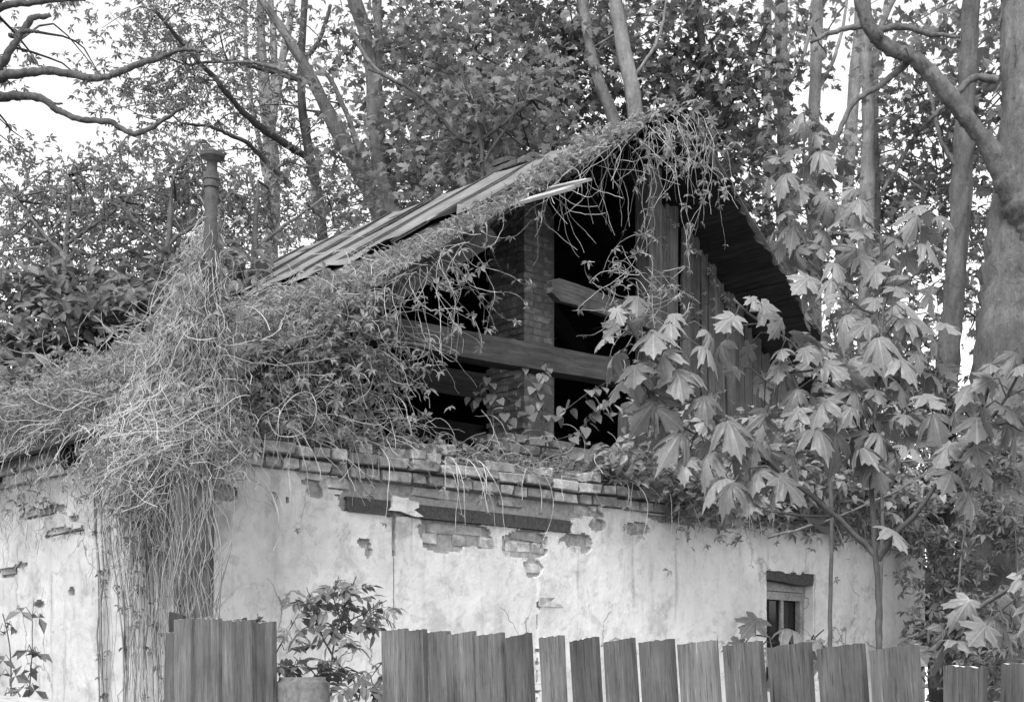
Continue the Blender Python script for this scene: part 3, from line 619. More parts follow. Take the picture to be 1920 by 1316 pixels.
p = fence_pt(1765, 1330)-FN*.04; q = fence_pt(2080, 1330)-FN*.04; p[2] = q[2] = 1.2; board('rail', f2, p, q, FN, .08, .035, M['wood_f'])
f3 = thing('plank_fence', 'narrow upright grey fence boards standing beside the vine-wrapped corner post', 'fence', fence_pt(440, 1320)*[1, 1, 0])
for k, (xl, xr, yt, ln) in enumerate([(311,334,1185,-.06),(334,366,1160,.0),(366,389,1158,.0),(388,416,1160,.0),(415,444,1162,.01),(443,479,1163,.01),(478,511,1166,.01)]): fence_board(f3, xl, xr, yt, ln, M['wood_f'], .016*(k % 2)-.008)
for zz in (.45, 1.3):
    p = fence_pt(318, 1300)-FN*.045; q = fence_pt(510, 1300)-FN*.045; p[2] = q[2] = zz; board('rail', f3, p, q, FN, .08, .035, M['wood_f'])
cb = thing('concrete_post', 'short rounded concrete post standing in the fence gap', 'post', fence_pt(548, 1320)*[1, 1, 0]+[.02, .12, 0])
def rounded(p0, sx, sy, h, name, m, parent):
    bm = bmesh.new(); bmesh.ops.create_cube(bm, size=1)
    for v_ in bm.verts: v_.co = Vector((v_.co.x*sx, v_.co.y*sy, (v_.co.z+.5)*h))
    bmesh.ops.bevel(bm, geom=bm.edges[:], offset=.02, segments=3, affect='EDGES')
    for v_ in bm.verts: v_.co += Vector([random.gauss(0, .0015) for _ in range(3)])
    bmesh.ops.triangulate(bm, faces=bm.faces[:]); me = bpy.data.meshes.new(name); bm.to_mesh(me); bm.free(); me.materials.append(m)
    for q_ in me.polygons: q_.use_smooth = True
    mm = basis(p0, [*nrm(FD), 0], -FN, UP); return link(name, me, parent, mm)
pb = fence_pt(548, 1268)+np.array([.02, .12, 0]); hh = pb[2]; pb[2] = 0; rounded(pb, .22, .14, hh, 'concrete_block', M['concrete'], cb)
pr_ = thing('leaning_plank', 'pale plank end leaning below the compound-leaf plant by the side wall', 'plank', px(-40, 1316, 4.9)*[1, 1, 0])
board('plank', pr_, px(-150, 1306, 4.9), px(170, 1346, 5.0), np.array([0, -.8, .5]), .09, .04, M['wood_l'], (.02, .02), .003)
board('trestle', pr_, px(-70, 1330, 4.93)*[1, 1, 0], px(-70, 1334, 4.93), np.array([0, -1, 0]), .07, .05, M['wood'])
board('trestle', pr_, px(130, 1340, 4.98)*[1, 1, 0], px(130, 1352, 4.98), np.array([0, -1, 0]), .07, .05, M['wood'])
# ------------------------------------------------------------------ trees
def limb(ac, pts, d, n=None, sides=10, wob=.0045, ground=False, dd=0.):
    """pts: (pixel x, pixel y, radius in pixels) at forward distance d (plus dd along the limb)"""
    P = []
    m = len(pts)
    for i, (x, y, r) in enumerate(pts):
        dep = d+dd*i/max(1, m-1); p = px(x, y, dep); P.append([*p, r*dep/F])
    if ground: q = P[0].copy(); P.insert(0, [q[0]+(q[0]-P[1][0])*.3, q[1], -.1, q[3]*1.25])
    P = np.array(P); n = n or max(8, 8*len(P)); R_ = resample(P, n, wob, int(abs(pts[0][0]*7+pts[-1][1]*3))+1)
    r = np.maximum(R_[:, 3]*(1+rng.normal(0, .07, n)), .003); V_, T_ = tubes(R_[None, :, :3], r[None], sides if r.max() < .15 else 22, True); V_ = V_+rng.normal(0, 1, V_.shape)*np.clip(r.mean()*.06, 0, .014); ac.add(V_, T_); return R_[:, :3]
def crown(ac, tw, specs, tmpl, size, anchor, per=13, spread=.26, upw=.9, var=.8, dens=.5, back=.8):
    for (x, y, d, rx, ry, rz, ntw) in specs:
        ntw = max(3, int(ntw*dens)); c = px(x, y, d+back); q = nrm(rng.normal(0, 1, (ntw, 3)))*(rng.uniform(.0, 1, (ntw, 1))**.45); cen = c+q*[rx, ry, rz]
        n = rng.integers(max(2, per-5), per+6, ntw); idx = np.repeat(np.arange(ntw), n); pos = cen[idx]+rng.normal(0, 1, (len(idx), 3))*[spread, spread, spread*.5]
        nn = nrm(np.array([0, -.25, upw])+rng.normal(0, var, (len(idx), 3))); out = nrm(pos-cen[idx]+[0, 0, -.12]+rng.normal(0, .1, (len(idx), 3)))
        f = nrm(out-nn*np.sum(out*nn, 1, keepdims=True)); scatter(ac, tmpl, pos, frames(f, nn), rng.uniform(size[0], size[1], len(idx)))
        if tw is not None and len(anchor):
            m = max(4, ntw//3); sel = rng.choice(ntw, min(m, ntw), False)
            for k in sel:
                e = cen[k]; dist = np.linalg.norm(anchor-e, axis=1)+np.maximum(0, anchor[:, 2]-e[2])*1.2; a = anchor[np.argmin(dist)]
                if np.linalg.norm(a-e) > 1.9: a = e+nrm(c-e+[0, 0, -.6])*min(.9, rx)+rng.normal(0, .15, 3)
                mid = (a+e)/2+rng.normal(0, .12, 3)+[0, 0, .1]; P = resample(np.array([a, mid, e]), 7, .01, k)
                L = np.linalg.norm(a-e); V_, T_ = tubes(P[None], np.linspace(.007+.007*L, .004, 7)[None], 3); tw.add(V_, T_)
def tree(name, label, bark, leafm, limbs, crowns, tmpl=None, size=(.12, .18), per=13, spread=.26, group=None, upw=.9, var=.8, dens=.34):
    l0 = limbs[0]; b = px(l0[0][0][0], 1320, l0[1]); t = thing(name, label, 'tree', [b[0], b[1], 0], group); ac = Acc(); anc = []
    for k, L in enumerate(limbs): anc.append(limb(ac, L[0], L[1], ground=(k == 0 or (len(L) > 3 and L[3])), dd=L[2] if len(L) > 2 else 0.))
    anc = np.vstack(anc); ca = Acc(); crown(ca, ac, crowns, tmpl or MAPLE, size, anc, per, spread, upw, var, dens)
    ac.build('trunk', M[bark], t, True); ca.build('crown', M[leafm], t, kind=None); return t
tree('broadleaf_tree', 'pale triple-stemmed tree behind the vent pipe', 'bark', 'leaf_light',
     [([(506, 420, 14), (506, 300, 14), (500, 230, 12), (490, 120, 9), (485, -60, 6)], 24), ([(503, 240, 8), (512, 150, 7), (505, -60, 5)], 24), ([(506, 250, 9), (527, 130, 8), (545, 30, 6), (560, -60, 5)], 24), ([(495, 330, 5), (470, 200, 4), (455, -40, 3)], 24.3)],
     [(480, 40, 24, 1.7, 1.4, 1.1, 60), (380, 60, 23, 1.4, 1.2, 1.2, 70), (600, 60, 24, 1., 1.2, 1., 26), (450, 180, 24, 1., 1.1, .8, 26)], PALM[0], (.065, .115), 12, .22)
tree('broadleaf_tree', 'dark forked tree with a long limb slanting above the pipe', 'bark_d', 'leaf_mid',
     [([(606, 430, 11), (594, 340, 10), (578, 270, 9), (566, 180, 8), (566, 90, 7), (578, -60, 5)], 21), ([(585, 300, 7), (520, 262, 7), (460, 215, 6), (405, 150, 5), (350, 95, 4), (290, 20, 3)], 21, -1.5), ([(545, 350, 6), (500, 300, 5), (460, 265, 4), (400, 240, 3), (340, 232, 2)], 20.5, -1.), ([(566, 120, 5), (600, 70, 4), (620, 10, 3)], 21), ([(480, 120, 3), (560, 150, 4), (420, 115, 3), (350, 122, 2)], 21)],
     [(400, 100, 20, 1.5, 1.3, .9, 70), (320, 60, 19.5, 1.3, 1.2, .9, 60), (370, 200, 20, 1.2, 1.2, .7, 55), (540, 330, 21, 1.2, 1.2, .8, 60), (300, 240, 19.5, .9, 1., .5, 26), (600, 250, 21, .9, 1., .9, 22), (260, 130, 19.5, .7, .9, .9, 16)], PALM[1], (.065, .115), 13, .2)
tree('broadleaf_tree', 'grey tree leaning diagonally away from the metal roof', 'bark_m', 'leaf_mid',
     [([(722, 430, 17), (700, 370, 16), (668, 310, 15), (620, 220, 12), (575, 130, 9), (530, 60, 8), (460, -40, 6)], 19), ([(690, 330, 6), (655, 230, 5), (610, 140, 4), (590, 120, 3)], 19), ([(600, 165, 4), (540, 135, 4), (480, 118, 3), (420, 118, 2)], 18.8)],
     [(640, 380, 18.5, 1.2, 1., .6, 60), (560, 410, 18.5, 1.2, 1., .5, 55), (660, 270, 19, .8, 1., .7, 26), (530, 130, 19, 1., 1., .8, 26), (450, 60, 18.5, .9, 1., .7, 30)], PALM[2], (.065, .115), 12, .2)
tree('maple_tree', 'tall grey maple rising straight above the metal roof sheets', 'bark_m', 'leaf_mid',
     [([(738, 420, 18), (722, 340, 17), (708, 240, 16), (704, 150, 14), (690, 70, 13), (650, -40, 12)], 18), ([(705, 170, 10), (712, 80, 9), (708, -50, 8)], 18), ([(790, 180, 3), (730, 145, 4), (690, 110, 4), (660, 60, 3)], 17.5)],
     [(740, 90, 17.5, 1.2, 1.2, 1., 60), (820, 200, 17, 1.2, 1.1, 1.1, 80), (780, 330, 17, 1.2, 1., .8, 75), (860, 330, 17.5, 1., .9, .7, 60), (700, 320, 17.6, .8, 1., .8, 35), (850, 60, 17.5, 1.3, 1.2, .9, 70)], MAPLE, (.08, .13), 15, .24)
tree('maple_tree', 'dense dark maple behind the roof ridge', 'bark_d', 'leaf_dark',
     [([(1030, 330, 14), (1035, 220, 12), (1060, 120, 9), (1100, 0, 7), (1110, -80, 5)], 21), ([(1040, 200, 6), (1000, 100, 5), (960, 0, 4)], 21), ([(1020, 280, 5), (940, 180, 5), (880, 90, 4)], 21)],
     [(900, 50, 21, 2., 1.6, 1.3, 190), (1030, 90, 20.5, 1.7, 1.5, 1.3, 170), (960, 190, 20, 1.8, 1.4, 1.1, 160), (1080, 200, 20.5, 1.1, 1.2, 1., 70), (860, 250, 19.5, 1.4, 1.2, .9, 100), (800, 140, 20.5, 1.3, 1.2, 1.2, 100), (980, 290, 19.5, 1.2, 1., .5, 60)], MAPLE, (.095, .15), 15, .25, dens=.34)
tree('maple_tree', 'young bright maple between the dark maple and the ridge', 'bark_d', 'leaf_light',
     [([(905, 330, 4), (900, 250, 4), (880, 180, 3), (865, 130, 2)], 16.5), ([(910, 300, 3), (960, 220, 3), (975, 140, 2)], 16.5), ([(1000, 190, 3), (870, 265, 4), (800, 190, 3), (690, 130, 2)], 16.6)],
     [(880, 190, 16.3, .8, .7, .7, 60), (960, 190, 16.4, .8, .7, .7, 60), (930, 270, 16.2, .9, .7, .5, 60), (1010, 240, 16.5, .5, .6, .5, 30), (810, 330, 16.2, .7, .6, .4, 40)], MAPLE, (.08, .13), 12, .2)
tree('birch_tree', 'pale lichen-spotted trunk rising just behind the roof apex', 'bark', 'leaf_mid',
     [([(1196, 240, 15), (1188, 180, 14), (1170, 90, 13), (1155, 0, 12), (1140, -80, 11)], 19), ([(1185, 150, 3), (1230, 80, 3), (1250, 0, 2)], 19)],
     [(1210, 60, 19, 1., 1., .8, 45), (1130, 60, 19.5, .9, 1., .8, 40)], MAPLE, (.08, .13), 14, .25)
tree('birch_tree', 'pale slanting trunk crossing behind the roof ridge', 'bark', 'leaf_mid',
     [([(1160, 250, 12), (1148, 210, 12), (1122, 150, 11), (1105, 80, 10), (1085, -30, 10)], 20)],
     [(1100, 30, 20, .9, 1., .8, 40), (1150, 130, 20.2, .7, .9, .6, 22)], MAPLE, (.08, .13), 14, .25)
tree('maple_tree', 'dark dense maple beyond the steep plank gable roof slope', 'bark_d', 'leaf_dark',
     [([(1340, 420, 11), (1335, 260, 10), (1320, 120, 8), (1300, -30, 6)], 20), ([(1335, 250, 5), (1400, 130, 4), (1440, 40, 3)], 20)],
     [(1260, 60, 20, 1.4, 1.3, 1.2, 110), (1340, 90, 19.5, 1.1, 1.2, 1.4, 110), (1350, 240, 19.5, 1., 1.1, 1.1, 110), (1390, 350, 19, .9, 1., 1., 90), (1270, 190, 20, .9, 1., .6, 70), (1430, 470, 18.5, .8, .9, .7, 55), (1400, 180, 20, .7, 1., 1., 50)], MAPLE, (.095, .15), 15, .25, dens=.37)
for x0, x1, r, d, lab, cr in ((1472, 1465, 13, 21, 'straight lichen-flecked trunk closest to the dark gable maple', [(1470, 60, 21, .8, 1., .7, 26)]),
                         (1438, 1440, 8, 24, 'thin straight trunk beside the lichen-flecked trunk', [(1430, 40, 24, .9, 1., .8, 26)]),
                         (1526, 1535, 11, 22, 'smooth straight trunk in the middle of the pale grove', [(1540, 20, 22, .6, .9, .5, 12)]),
                         (1594, 1612, 11, 21, 'trunk of the pale grove leaning slightly towards the big ash', [(1600, 330, 21, .9, 1., .7, 30)])):
    tree('grove_tree', lab, 'bark', 'leaf_mid', [([(x0+2, 640, r*1.15), (x0, 420, r*1.08), ((x0+x1)/2, 200, r), (x1, 0, r*.9), (x1, -90, r*.8)], d), ([((x0+x1)/2, 180, r*.35), ((x0+x1)/2+40, 90, r*.28), ((x0+x1)/2+60, -20, r*.2)], d)], cr, MAPLE, (.10, .15), 11, .25)
tree('grove_tree', 'twin-stemmed trunk in the pale grove above the maple sapling', 'bark', 'leaf_mid',
     [([(1622, 640, 16), (1626, 420, 14), (1628, 200, 12), (1622, 0, 11), (1620, -80, 10)], 18), ([(1640, 600, 10), (1645, 380, 9), (1640, 180, 8), (1652, 60, 6), (1700, -50, 5)], 18.3, 0., True), ([(1655, 360, 4), (1740, 230, 4), (1800, 190, 3)], 18)],
     [(1690, 330, 18, .9, .9, .8, 60), (1620, 450, 18.3, .9, .9, .6, 45), (1720, 430, 18, .8, .9, .7, 55), (1540, 480, 18.5, 1., .9, .6, 50), (1570, 620, 18, 1.2, .9, .5, 50)], MAPLE, (.08, .13), 15, .25)
tree('alder_tree', 'spotted straight trunk next to the massive ash trunk', 'bark_m', 'leaf_mid',
     [([(1772, 700, 22), (1784, 560, 20), (1798, 380, 18), (1808, 200, 17), (1822, 0, 15), (1830, -80, 14)], 15), ([(1800, 330, 4), (1760, 250, 4), (1740, 150, 3)], 15)],
     [(1760, 80, 16.5, 1.0, 1., .8, 75), (1850, 130, 16.5, .8, 1., .9, 75), (1760, 250, 17, .9, .9, .7, 70), (1850, 330, 16.8, .7, .9, .8, 60), (1730, 480, 16.8, .8, .8, .7, 60), (1830, 480, 16.8, .6, .8, .7, 40), (1700, 150, 17, .7, .9, .6, 35), (1700, 600, 16, 1., .8, .6, 50)], MAPLE, (.08, .13), 15, .24)
ash = tree('ash_tree', 'massive ash trunk with rough bark beside the house end', 'bark_m', 'leaf_mid',
     [([(1868, 1250, 92), (1872, 1050, 84), (1884, 850, 78), (1902, 620, 72), (1918, 430, 64), (1928, 250, 48), (1922, 100, 40), (1920, -80, 38)], 14.2),
      ([(1940, 480, 24), (1912, 385, 32), (1878, 318, 22), (1832, 252, 17), (1790, 195, 16), (1738, 130, 15), (1700, 100, 14), (1655, 72, 13), (1628, 36, 12), (1604, -40, 11)], 14.0, -.6),
      ([(1715, 100, 7), (1660, 150, 6), (1600, 190, 5), (1560, 280, 4), (1535, 330, 3)], 13.7), ([(1640, 60, 7), (1690, 50, 6), (1740, 60, 5), (1800, 70, 3)], 13.5), ([(1620, 45, 6), (1580, 55, 5), (1520, 80, 3)], 13.5), ([(1870, 150, 8), (1830, 150, 7), (1780, 190, 5), (1740, 230, 3)], 14.1)],
     [(1890, 50, 15.2, .6, .8, .6, 25), (1720, 30, 14.6, .6, .7, .3, 10)], MAPLE, (.10, .15), 11, .22)
tree('bare_limbed_tree', 'dark-limbed tree reaching thin crooked branches across the white sky', 'bark_b', 'leaf_light',
     [([(-150, 700, 30), (-140, 400, 28), (-120, 200, 26), (-60, 60, 20), (20, -60, 14)], 12.5), ([(-130, 230, 14), (-40, 175, 11), (0, 152, 10), (60, 138, 8), (130, 135, 7), (190, 143, 6), (245, 128, 6), (290, 115, 5), (330, 100, 4), (378, 96, 3)], 12.5, -.6),
      ([(-130, 220, 13), (-50, 180, 10), (0, 181, 9), (60, 188, 7), (95, 210, 6), (130, 224, 6), (205, 226, 5), (252, 248, 5), (300, 228, 4), (345, 200, 3)], 12.4, -.4), ([(60, 187, 3), (90, 190, 3), (118, 195, 1.5)], 12.4), ([(310, 108, 3), (345, 88, 2), (358, 72, 1.5)], 12.1),
      ([(-40, 180, 8), (5, 120, 8), (30, 75, 7), (60, 38, 6), (95, 28, 4)], 12.5), ([(15, 65, 4), (45, 60, 4), (72, 58, 3)], 12.5), ([(-60, 60, 8), (0, 15, 7), (60, 3, 6), (160, -2, 5)], 12.5)],
     [(40, 60, 12.6, .35, .5, .35, 16), (30, 150, 12.6, .25, .4, .2, 12), (110, 20, 12.6, .4, .5, .15, 9), (20, 270, 12.5, .15, .3, .3, 5), (200, 130, 12.3, .5, .4, .15, 8)], PALM[0], (.05, .08), 9, .1)
for x, y, d, lab, lf, cr in ((120, 420, 15.8, 'broad leafy tree above the plank shed', 'leaf_light', [(90, 350, 16.5, 1., 1., .5, 80), (160, 420, 16, 1.2, 1., .6, 100), (30, 470, 16, .8, .9, .6, 60), (240, 370, 16.2, .9, .9, .5, 75), (100, 520, 16, 1.2, .8, .5, 80), (10, 380, 17, .35, .6, .3, 12)]),
                         (310, 420, 15.2, 'leafy tree standing close behind the vent pipe', 'leaf_light', [(300, 360, 15.2, .8, .9, .5, 75), (370, 340, 15.4, .6, .8, .45, 50), (250, 470, 15.2, .9, .8, .6, 70), (440, 370, 15.6, .6, .8, .4, 36), (330, 470, 15, .8, .7, .6, 60)]),
                         (470, 430, 15.8, 'pale leafy tree filling the gap between vent pipe and metal roof', 'leaf_light', [(450, 430, 15.8, .6, .6, .35, 45), (520, 430, 16.4, .7, .6, .3, 36), (420, 480, 15.2, .5, .5, .4, 36)])):
    tree('broadleaf_tree', lab, 'bark_m', lf, [([(x, y+200, 7), (x+4, y+60, 6), (x+10, y-40, 4), (x+14, y-90, 2)], d), ([(x+4, y+60, 4), (x-60, y, 3), (x-90, y-50, 2)], d), ([(x+4, y+40, 4), (x+70, y-10, 3), (x+110, y-40, 2)], d)], cr, PALM[3], (.06, .11), 15, .2, dens=.31)
for x0, d, lab in ((2130, 17, 'slim trunk on the far side of the massive ash'), (2360, 19, 'outermost slim trunk beyond the massive ash')):
    tree('grove_tree', lab, 'bark_m', 'leaf_mid', [([(x0, 700, 15), (x0+4, 420, 14), (x0-6, 150, 12), (x0, -60, 10)], d), ([(x0, 300, 5), (x0+60, 180, 4), (x0+90, 60, 3)], d), ([(x0, 420, 5), (x0-60, 320, 4), (x0-80, 240, 3)], d)],
         [(x0, 80, d, 1.5, 1.2, 1.1, 110), (x0-40, 350, d, 1.2, 1.1, 1., 90), (x0+30, 650, d, 1.4, 1.1, .9, 90), (x0, 950, d, 1.3, 1., .9, 80), (x0, 1180, d, 1.3, 1., .8, 70)], MAPLE, (.08, .13), 14, .25)
# ------------------------------------------------------------------ climbing vines
def walk(start, dirs, N, step, grav=.12, wig=.35, curl=.12):
    P = [start]; d = nrm(dirs); ax = nrm(rng.normal(0, 1, start.shape)); cu = rng.normal(0, curl, (len(start), 1)); p = start
    for k in range(N-1):
        d = nrm(d+rng.normal(0, wig, d.shape)*.35+np.cross(ax, d)*cu+np.array([0, 0, -grav])); p = p+d*step; P.append(p)
    return np.stack(P, 1)
def leaves_on(ac, pos, size, upn=None, spread=.6, droop=.3, tm=None):
    n = len(pos)
    nn = nrm((np.array([0, -.35, .8]) if upn is None else upn)+rng.normal(0, spread, (n, 3))); f = rng.normal(0, 1, (n, 3))+[0, -.25, -droop]; f = nrm(f-nn*np.sum(f*nn, 1, keepdims=True))
    k = rng.integers(0, len(tm or PALM), n); s = rng.uniform(*size, n)
    for j, t_ in enumerate(tm or PALM): m = k == j; scatter(ac, t_, pos[m], frames(f[m], nn[m]), s[m])
PB, PT = np.array([pbot[0], pbot[1]]), np.array([ptop[0], ptop[1]])
def paxis(z): t = ((z-0)/(ptop[2]))[..., None]; return PB+(PT-PB)*t
# 1. dry tangle over the pipe
dry = thing('dry_vine', 'dense tangle of pale dry vine stems engulfing the vent pipe', 'vine', [pbot[0]-.1, pbot[1]+.1, 0])
def cone_strands(S, N, z0r, Lr, r0, slope, rmax, phi=None):
    z0 = rng.uniform(*z0r, S); L = rng.uniform(*Lr, S); t = np.linspace(0, 1, N)[None]; L = np.minimum(L, z0-rng.uniform(2.72, 3.1, S)); L = np.maximum(L, .1); z = z0[:, None]-L[:, None]*t**1.3
    ph = rng.uniform(0, 2*math.pi, S) if phi is None else rng.uniform(*phi, S); ph = ph[:, None]+rng.normal(0, 1.0, (S, 1))*t+.35*np.sin(t*rng.uniform(3, 9, (S, 1))+rng.uniform(0, 6, (S, 1)))
    top = ptop[2]-.32; r = r0+np.minimum(rmax, np.maximum(0, top-z)*slope)*rng.uniform(.35, 1.15, (S, 1))*(.6+.4*t)
    ax = paxis(z); lean = np.clip(top-z, 0, 2)*np.array(-.17)
    P = np.stack([ax[..., 0]+lean+r*np.cos(ph), ax[..., 1]+r*.75*np.sin(ph)+.05, z], -1)
    P += np.cumsum(rng.normal(0, .017, (S, N, 3)), 1)+rng.normal(0, .008, (S, N, 3)); return P
ac = Acc()
for args in ((260, 15, (3.75, 4.45), (.4, .9), .02, .20, .4), (760, 16, (3.2, 4.15), (.3, .9), .03, .26, .38), (480, 15, (3.0, 3.5), (.3, .7), .05, .30, .40)):
    P = cone_strands(*args); V_, T_ = tubes(P, np.full(P.shape[:2], 1.)*rng.uniform(.0008, .0023, (len(P), 1)), 3); ac.add(V_, T_)
# loops
S = 16; st = np.c_[rng.normal(px(365, 0, 8.7)[0], .18, S), rng.normal(8.75, .22, S), rng.uniform(2.9, 3.9, S)]
P = walk(st, rng.normal(0, 1, (S, 3)), 26, .035, .05, .4, .13); V_, T_ = tubes(P, np.full((S, 26), .0024), 3); ac.add(V_, T_)
ac.build('stems', M['stem'], dry, kind='stuff')
ac = Acc(); P = cone_strands(700, 4, (3.0, 4.25), (.2, .9), .05, .34, .62); leaves_on(ac, P[:, 2], (.035, .075)); P = cone_strands(60, 4, (3.8, 4.3), (.1, .4), .08, .3, .4); leaves_on(ac, P[:, 2], (.05, .09)); ac.build('leaves', M['leaf_vine'], dry, kind='stuff')
ac = Acc()   # darker stems climbing the pipe and the post
for k in range(46):
    x0 = random.uniform(322, 408); P = resample(np.array([px(x0+random.gauss(0, 10), 1330, 8.6)*[1, 1, 0]]+[px(x0+random.gauss(0, 17), yy+random.gauss(0, 15), 8.58+random.random()*.1) for yy in (1250, 1170, 1090, 1010, 930, 850)]), 34, .006, k+5)
    V_, T_ = tubes(P[None], np.full((1, 34), random.uniform(.0012, .0034)), 4); ac.add(V_, T_)
ac.build('stems', M['stem_d'], dry, kind='stuff')
# 2. curtain on the side wall
cur = thing('hanging_vine', 'curtain of thin hanging vine stems over the white side wall', 'vine', uv(-.12, .5, -EYE))
ac, ad = Acc(), Acc(); lac = Acc()
def hang(S, v0, v1, h0, h1, Lr, off, N=16, wig=.015, swing=.11):
    v = rng.uniform(v0, v1, S); h = rng.uniform(h0, h1, S); L = rng.uniform(*Lr, S); t = np.linspace(0, 1, N)[None]; o = rng.uniform(*off, S)
    P = uv(-(o[:, None]+.03*np.sin(t*5+rng.uniform(0, 6, (S, 1)))*t), v[:, None]+rng.normal(0, swing, (S, 1))*t, h[:, None]-L[:, None]*t)
    return P+np.cumsum(rng.normal(0, wig, (S, N, 3)), 1)
for args in ((150, .0, .60, 1.5, 1.85, (.3, 1.0), (.02, .28)), (60, .05, .62, 1.3, 1.8, (.9, 1.9), (.02, .14)), (150, -.05, .55, 1.35, 1.7, (.2, .9), (.05, .3), 16, .022, .16), (80, .5, 2.8, 1.6, 1.85, (.15, .5), (.08, .2)), (60, .6, 2.6, 1.4, 1.6, (.2, .6), (.02, .05))):
    P = hang(*args); k = rng.random(len(P)) < .6
    for m, A_ in ((k, ac), (~k, ad)): V_, T_ = tubes(P[m], np.full(P[m].shape[:2], 1.)*rng.uniform(.0012, .0028, (m.sum(), 1)), 3); A_.add(V_, T_)
    leaves_on(lac, P[rng.random(len(P)) < .35][:, rng.integers(4, 14)], (.03, .07))
for x, wd in ((196, 2), (205, 3), (237, 3), (250, 2), (262, 2), (280, 2), (300, 2), (312, 2)):
    for _ in range(wd):
        v, _h = left_vh(x+random.gauss(0, 3), 1000); P = resample(np.array([uv(-.02, v+random.gauss(0, .01), -EYE), uv(-.03, v+random.gauss(0, .03), -.4), uv(-.03, v+random.gauss(0, .03), .4), uv(-.05, v+random.gauss(0, .04), 1.0), uv(-.12, v+random.gauss(0, .05), 1.6)]), 26, .008, random.randrange(999))
        V_, T_ = tubes(P[None], np.full((1, 26), random.uniform(.003, .0065)), 4); ad.add(V_, T_)
        for k in range(3): lac_p = P[rng.integers(6, 22, 2)]; leaves_on(lac, lac_p, (.03, .06))
ac.build('stems', M['stem'], cur, kind='stuff'); ad.build('stems', M['stem_d'], cur, kind='stuff'); lac.build('leaves', M['leaf_elder'], cur, kind='stuff')
# 3. creeper mat over the lower roof slope
mat_ = thing('creeper_mat', 'leafy creeper and dry stems smothering the lower roof slope', 'creeper', slope_pt(.6, 2.5, 0)*[1, 1, 0])
ac, lac = Acc(), Acc()
S = 700; u = rng.uniform(-.1, 1.9, S); v = rng.uniform(.0, 5.6, S); z = np.abs(rng.normal(0, .10, S))+.03
st = uv(u, v, roof_h(u))+NL*z[:, None]; dr = -NU*rng.uniform(.3, 1, (S, 1))+NV*rng.normal(-.2, .6, (S, 1))+np.array([0, 0, -.3])
P = walk(st, dr, 15, .045, .05, .55, .10); uu = (P[..., 0]-C0[0])*DU[0]+(P[..., 1]-C0[1])*DU[1]; hh = P[..., 2]-EYE; lo = roof_h(uu)+.03; P[..., 2] = np.where(uu > -.22, np.maximum(P[..., 2], lo+EYE), P[..., 2])
V_, T_ = tubes(P, np.full(P.shape[:2], 1.)*rng.uniform(.001, .0025, (S, 1)), 3); ac.add(V_, T_)
S = 170; u = rng.uniform(-.3, .5, S); v = rng.uniform(.0, 3.2, S); st = uv(u, v, roof_h(u)+.06); P = walk(st, -NU+NV*rng.normal(-.15, .35, (S, 1))+[0, 0, .1], 16, .026, .16, .6, .1)
V_, T_ = tubes(P, np.full(P.shape[:2], 1.)*rng.uniform(.001, .0025, (S, 1)), 3); ac.add(V_, T_)
n = 10500; u = rng.uniform(-.12, 3.1, n); v = rng.uniform(.0, 5.9, n); lim = np.interp(v, [0, .9, 1.4, 2.1, 3., 3.8, 6], [3.1, 2.6, 2.3, 2.15, 2.25, 2.55, 3.1]); k = u < lim+rng.normal(0, .06, n); u, v = u[k], v[k]
thick = .03+.32*np.clip((1.8-u)/1.8, 0, 1); pos = uv(u, v, roof_h(u))+NL*(rng.random(len(u))*thick+.02)[:, None]; leaves_on(lac, pos, (.035, .08))
n = 2200; u = rng.uniform(-.1, 1.6, n); v = rng.uniform(.0, 4.2, n); pos = uv(u, v, roof_h(u))+np.array([0, 0, 1])*(np.abs(rng.normal(0, .25, n))*np.clip(1.6-u, .2, 1))[:, None]; leaves_on(lac, pos, (.045, .09))
ac.build('stems', M['stem_m'], mat_, kind='stuff'); lac.build('leaves', M['leaf_vine'], mat_, kind='stuff')
# 4. creeper on the left verge and lower gable
vg = thing('verge_creeper', 'leafy creeper hanging in loops from the broken left verge', 'creeper', uv(1.2, .0, -EYE))
ac, lac = Acc(), Acc()
n = 1500; u = rng.uniform(-.1, 3.2, n); keep = rng.random(n) < np.interp(u, [0, 1.2, 1.5, 2.3, 2.6, 3.2], [1, .9, .4, .4, .6, .5]); u = u[keep]; pos = uv(u, np.where(u > 1.3, .16+np.abs(rng.normal(.0, .14, len(u))), rng.normal(.0, .10, len(u))), roof_h(u)+np.abs(rng.normal(.02, .06, len(u)))-.02); leaves_on(lac, pos, (.04, .075))
n = 5200; u = rng.uniform(.1, 2.0, n); hmax = roof_h(u)-.05; hmin = 1.62+0*u; tt = rng.random(n); h = hmin+(hmax-hmin)*tt; k = rng.random(n) < np.where(h > 2.3, np.interp(u, [.1, .9, 1.2, 1.4], [1, .95, .5, .0]), np.interp(u, [.1, 1.2, 1.55, 1.8], [.9, .65, .4, .0])*np.interp(h, [1.6, 1.72, 2.0, 2.2], [1, .4, .4, 1])); u, h = u[k], h[k]; pos = uv(u, rng.normal(.02, .13, len(u)), h); leaves_on(lac, pos, (.04, .08))
S = 260; u = rng.uniform(.1, 1.6, S); st = uv(u, rng.normal(.0, .1, S), 1.65+(roof_h(u)-1.6)*rng.random(S)); P = walk(st, rng.normal(0, 1, (S, 3))*[1, .5, .6]-np.array([0, 0, .4]), 16, .045, .07, .5, .15); V_, T_ = tubes(P, np.full((S, 16), .0016), 3); ac.add(V_, T_)
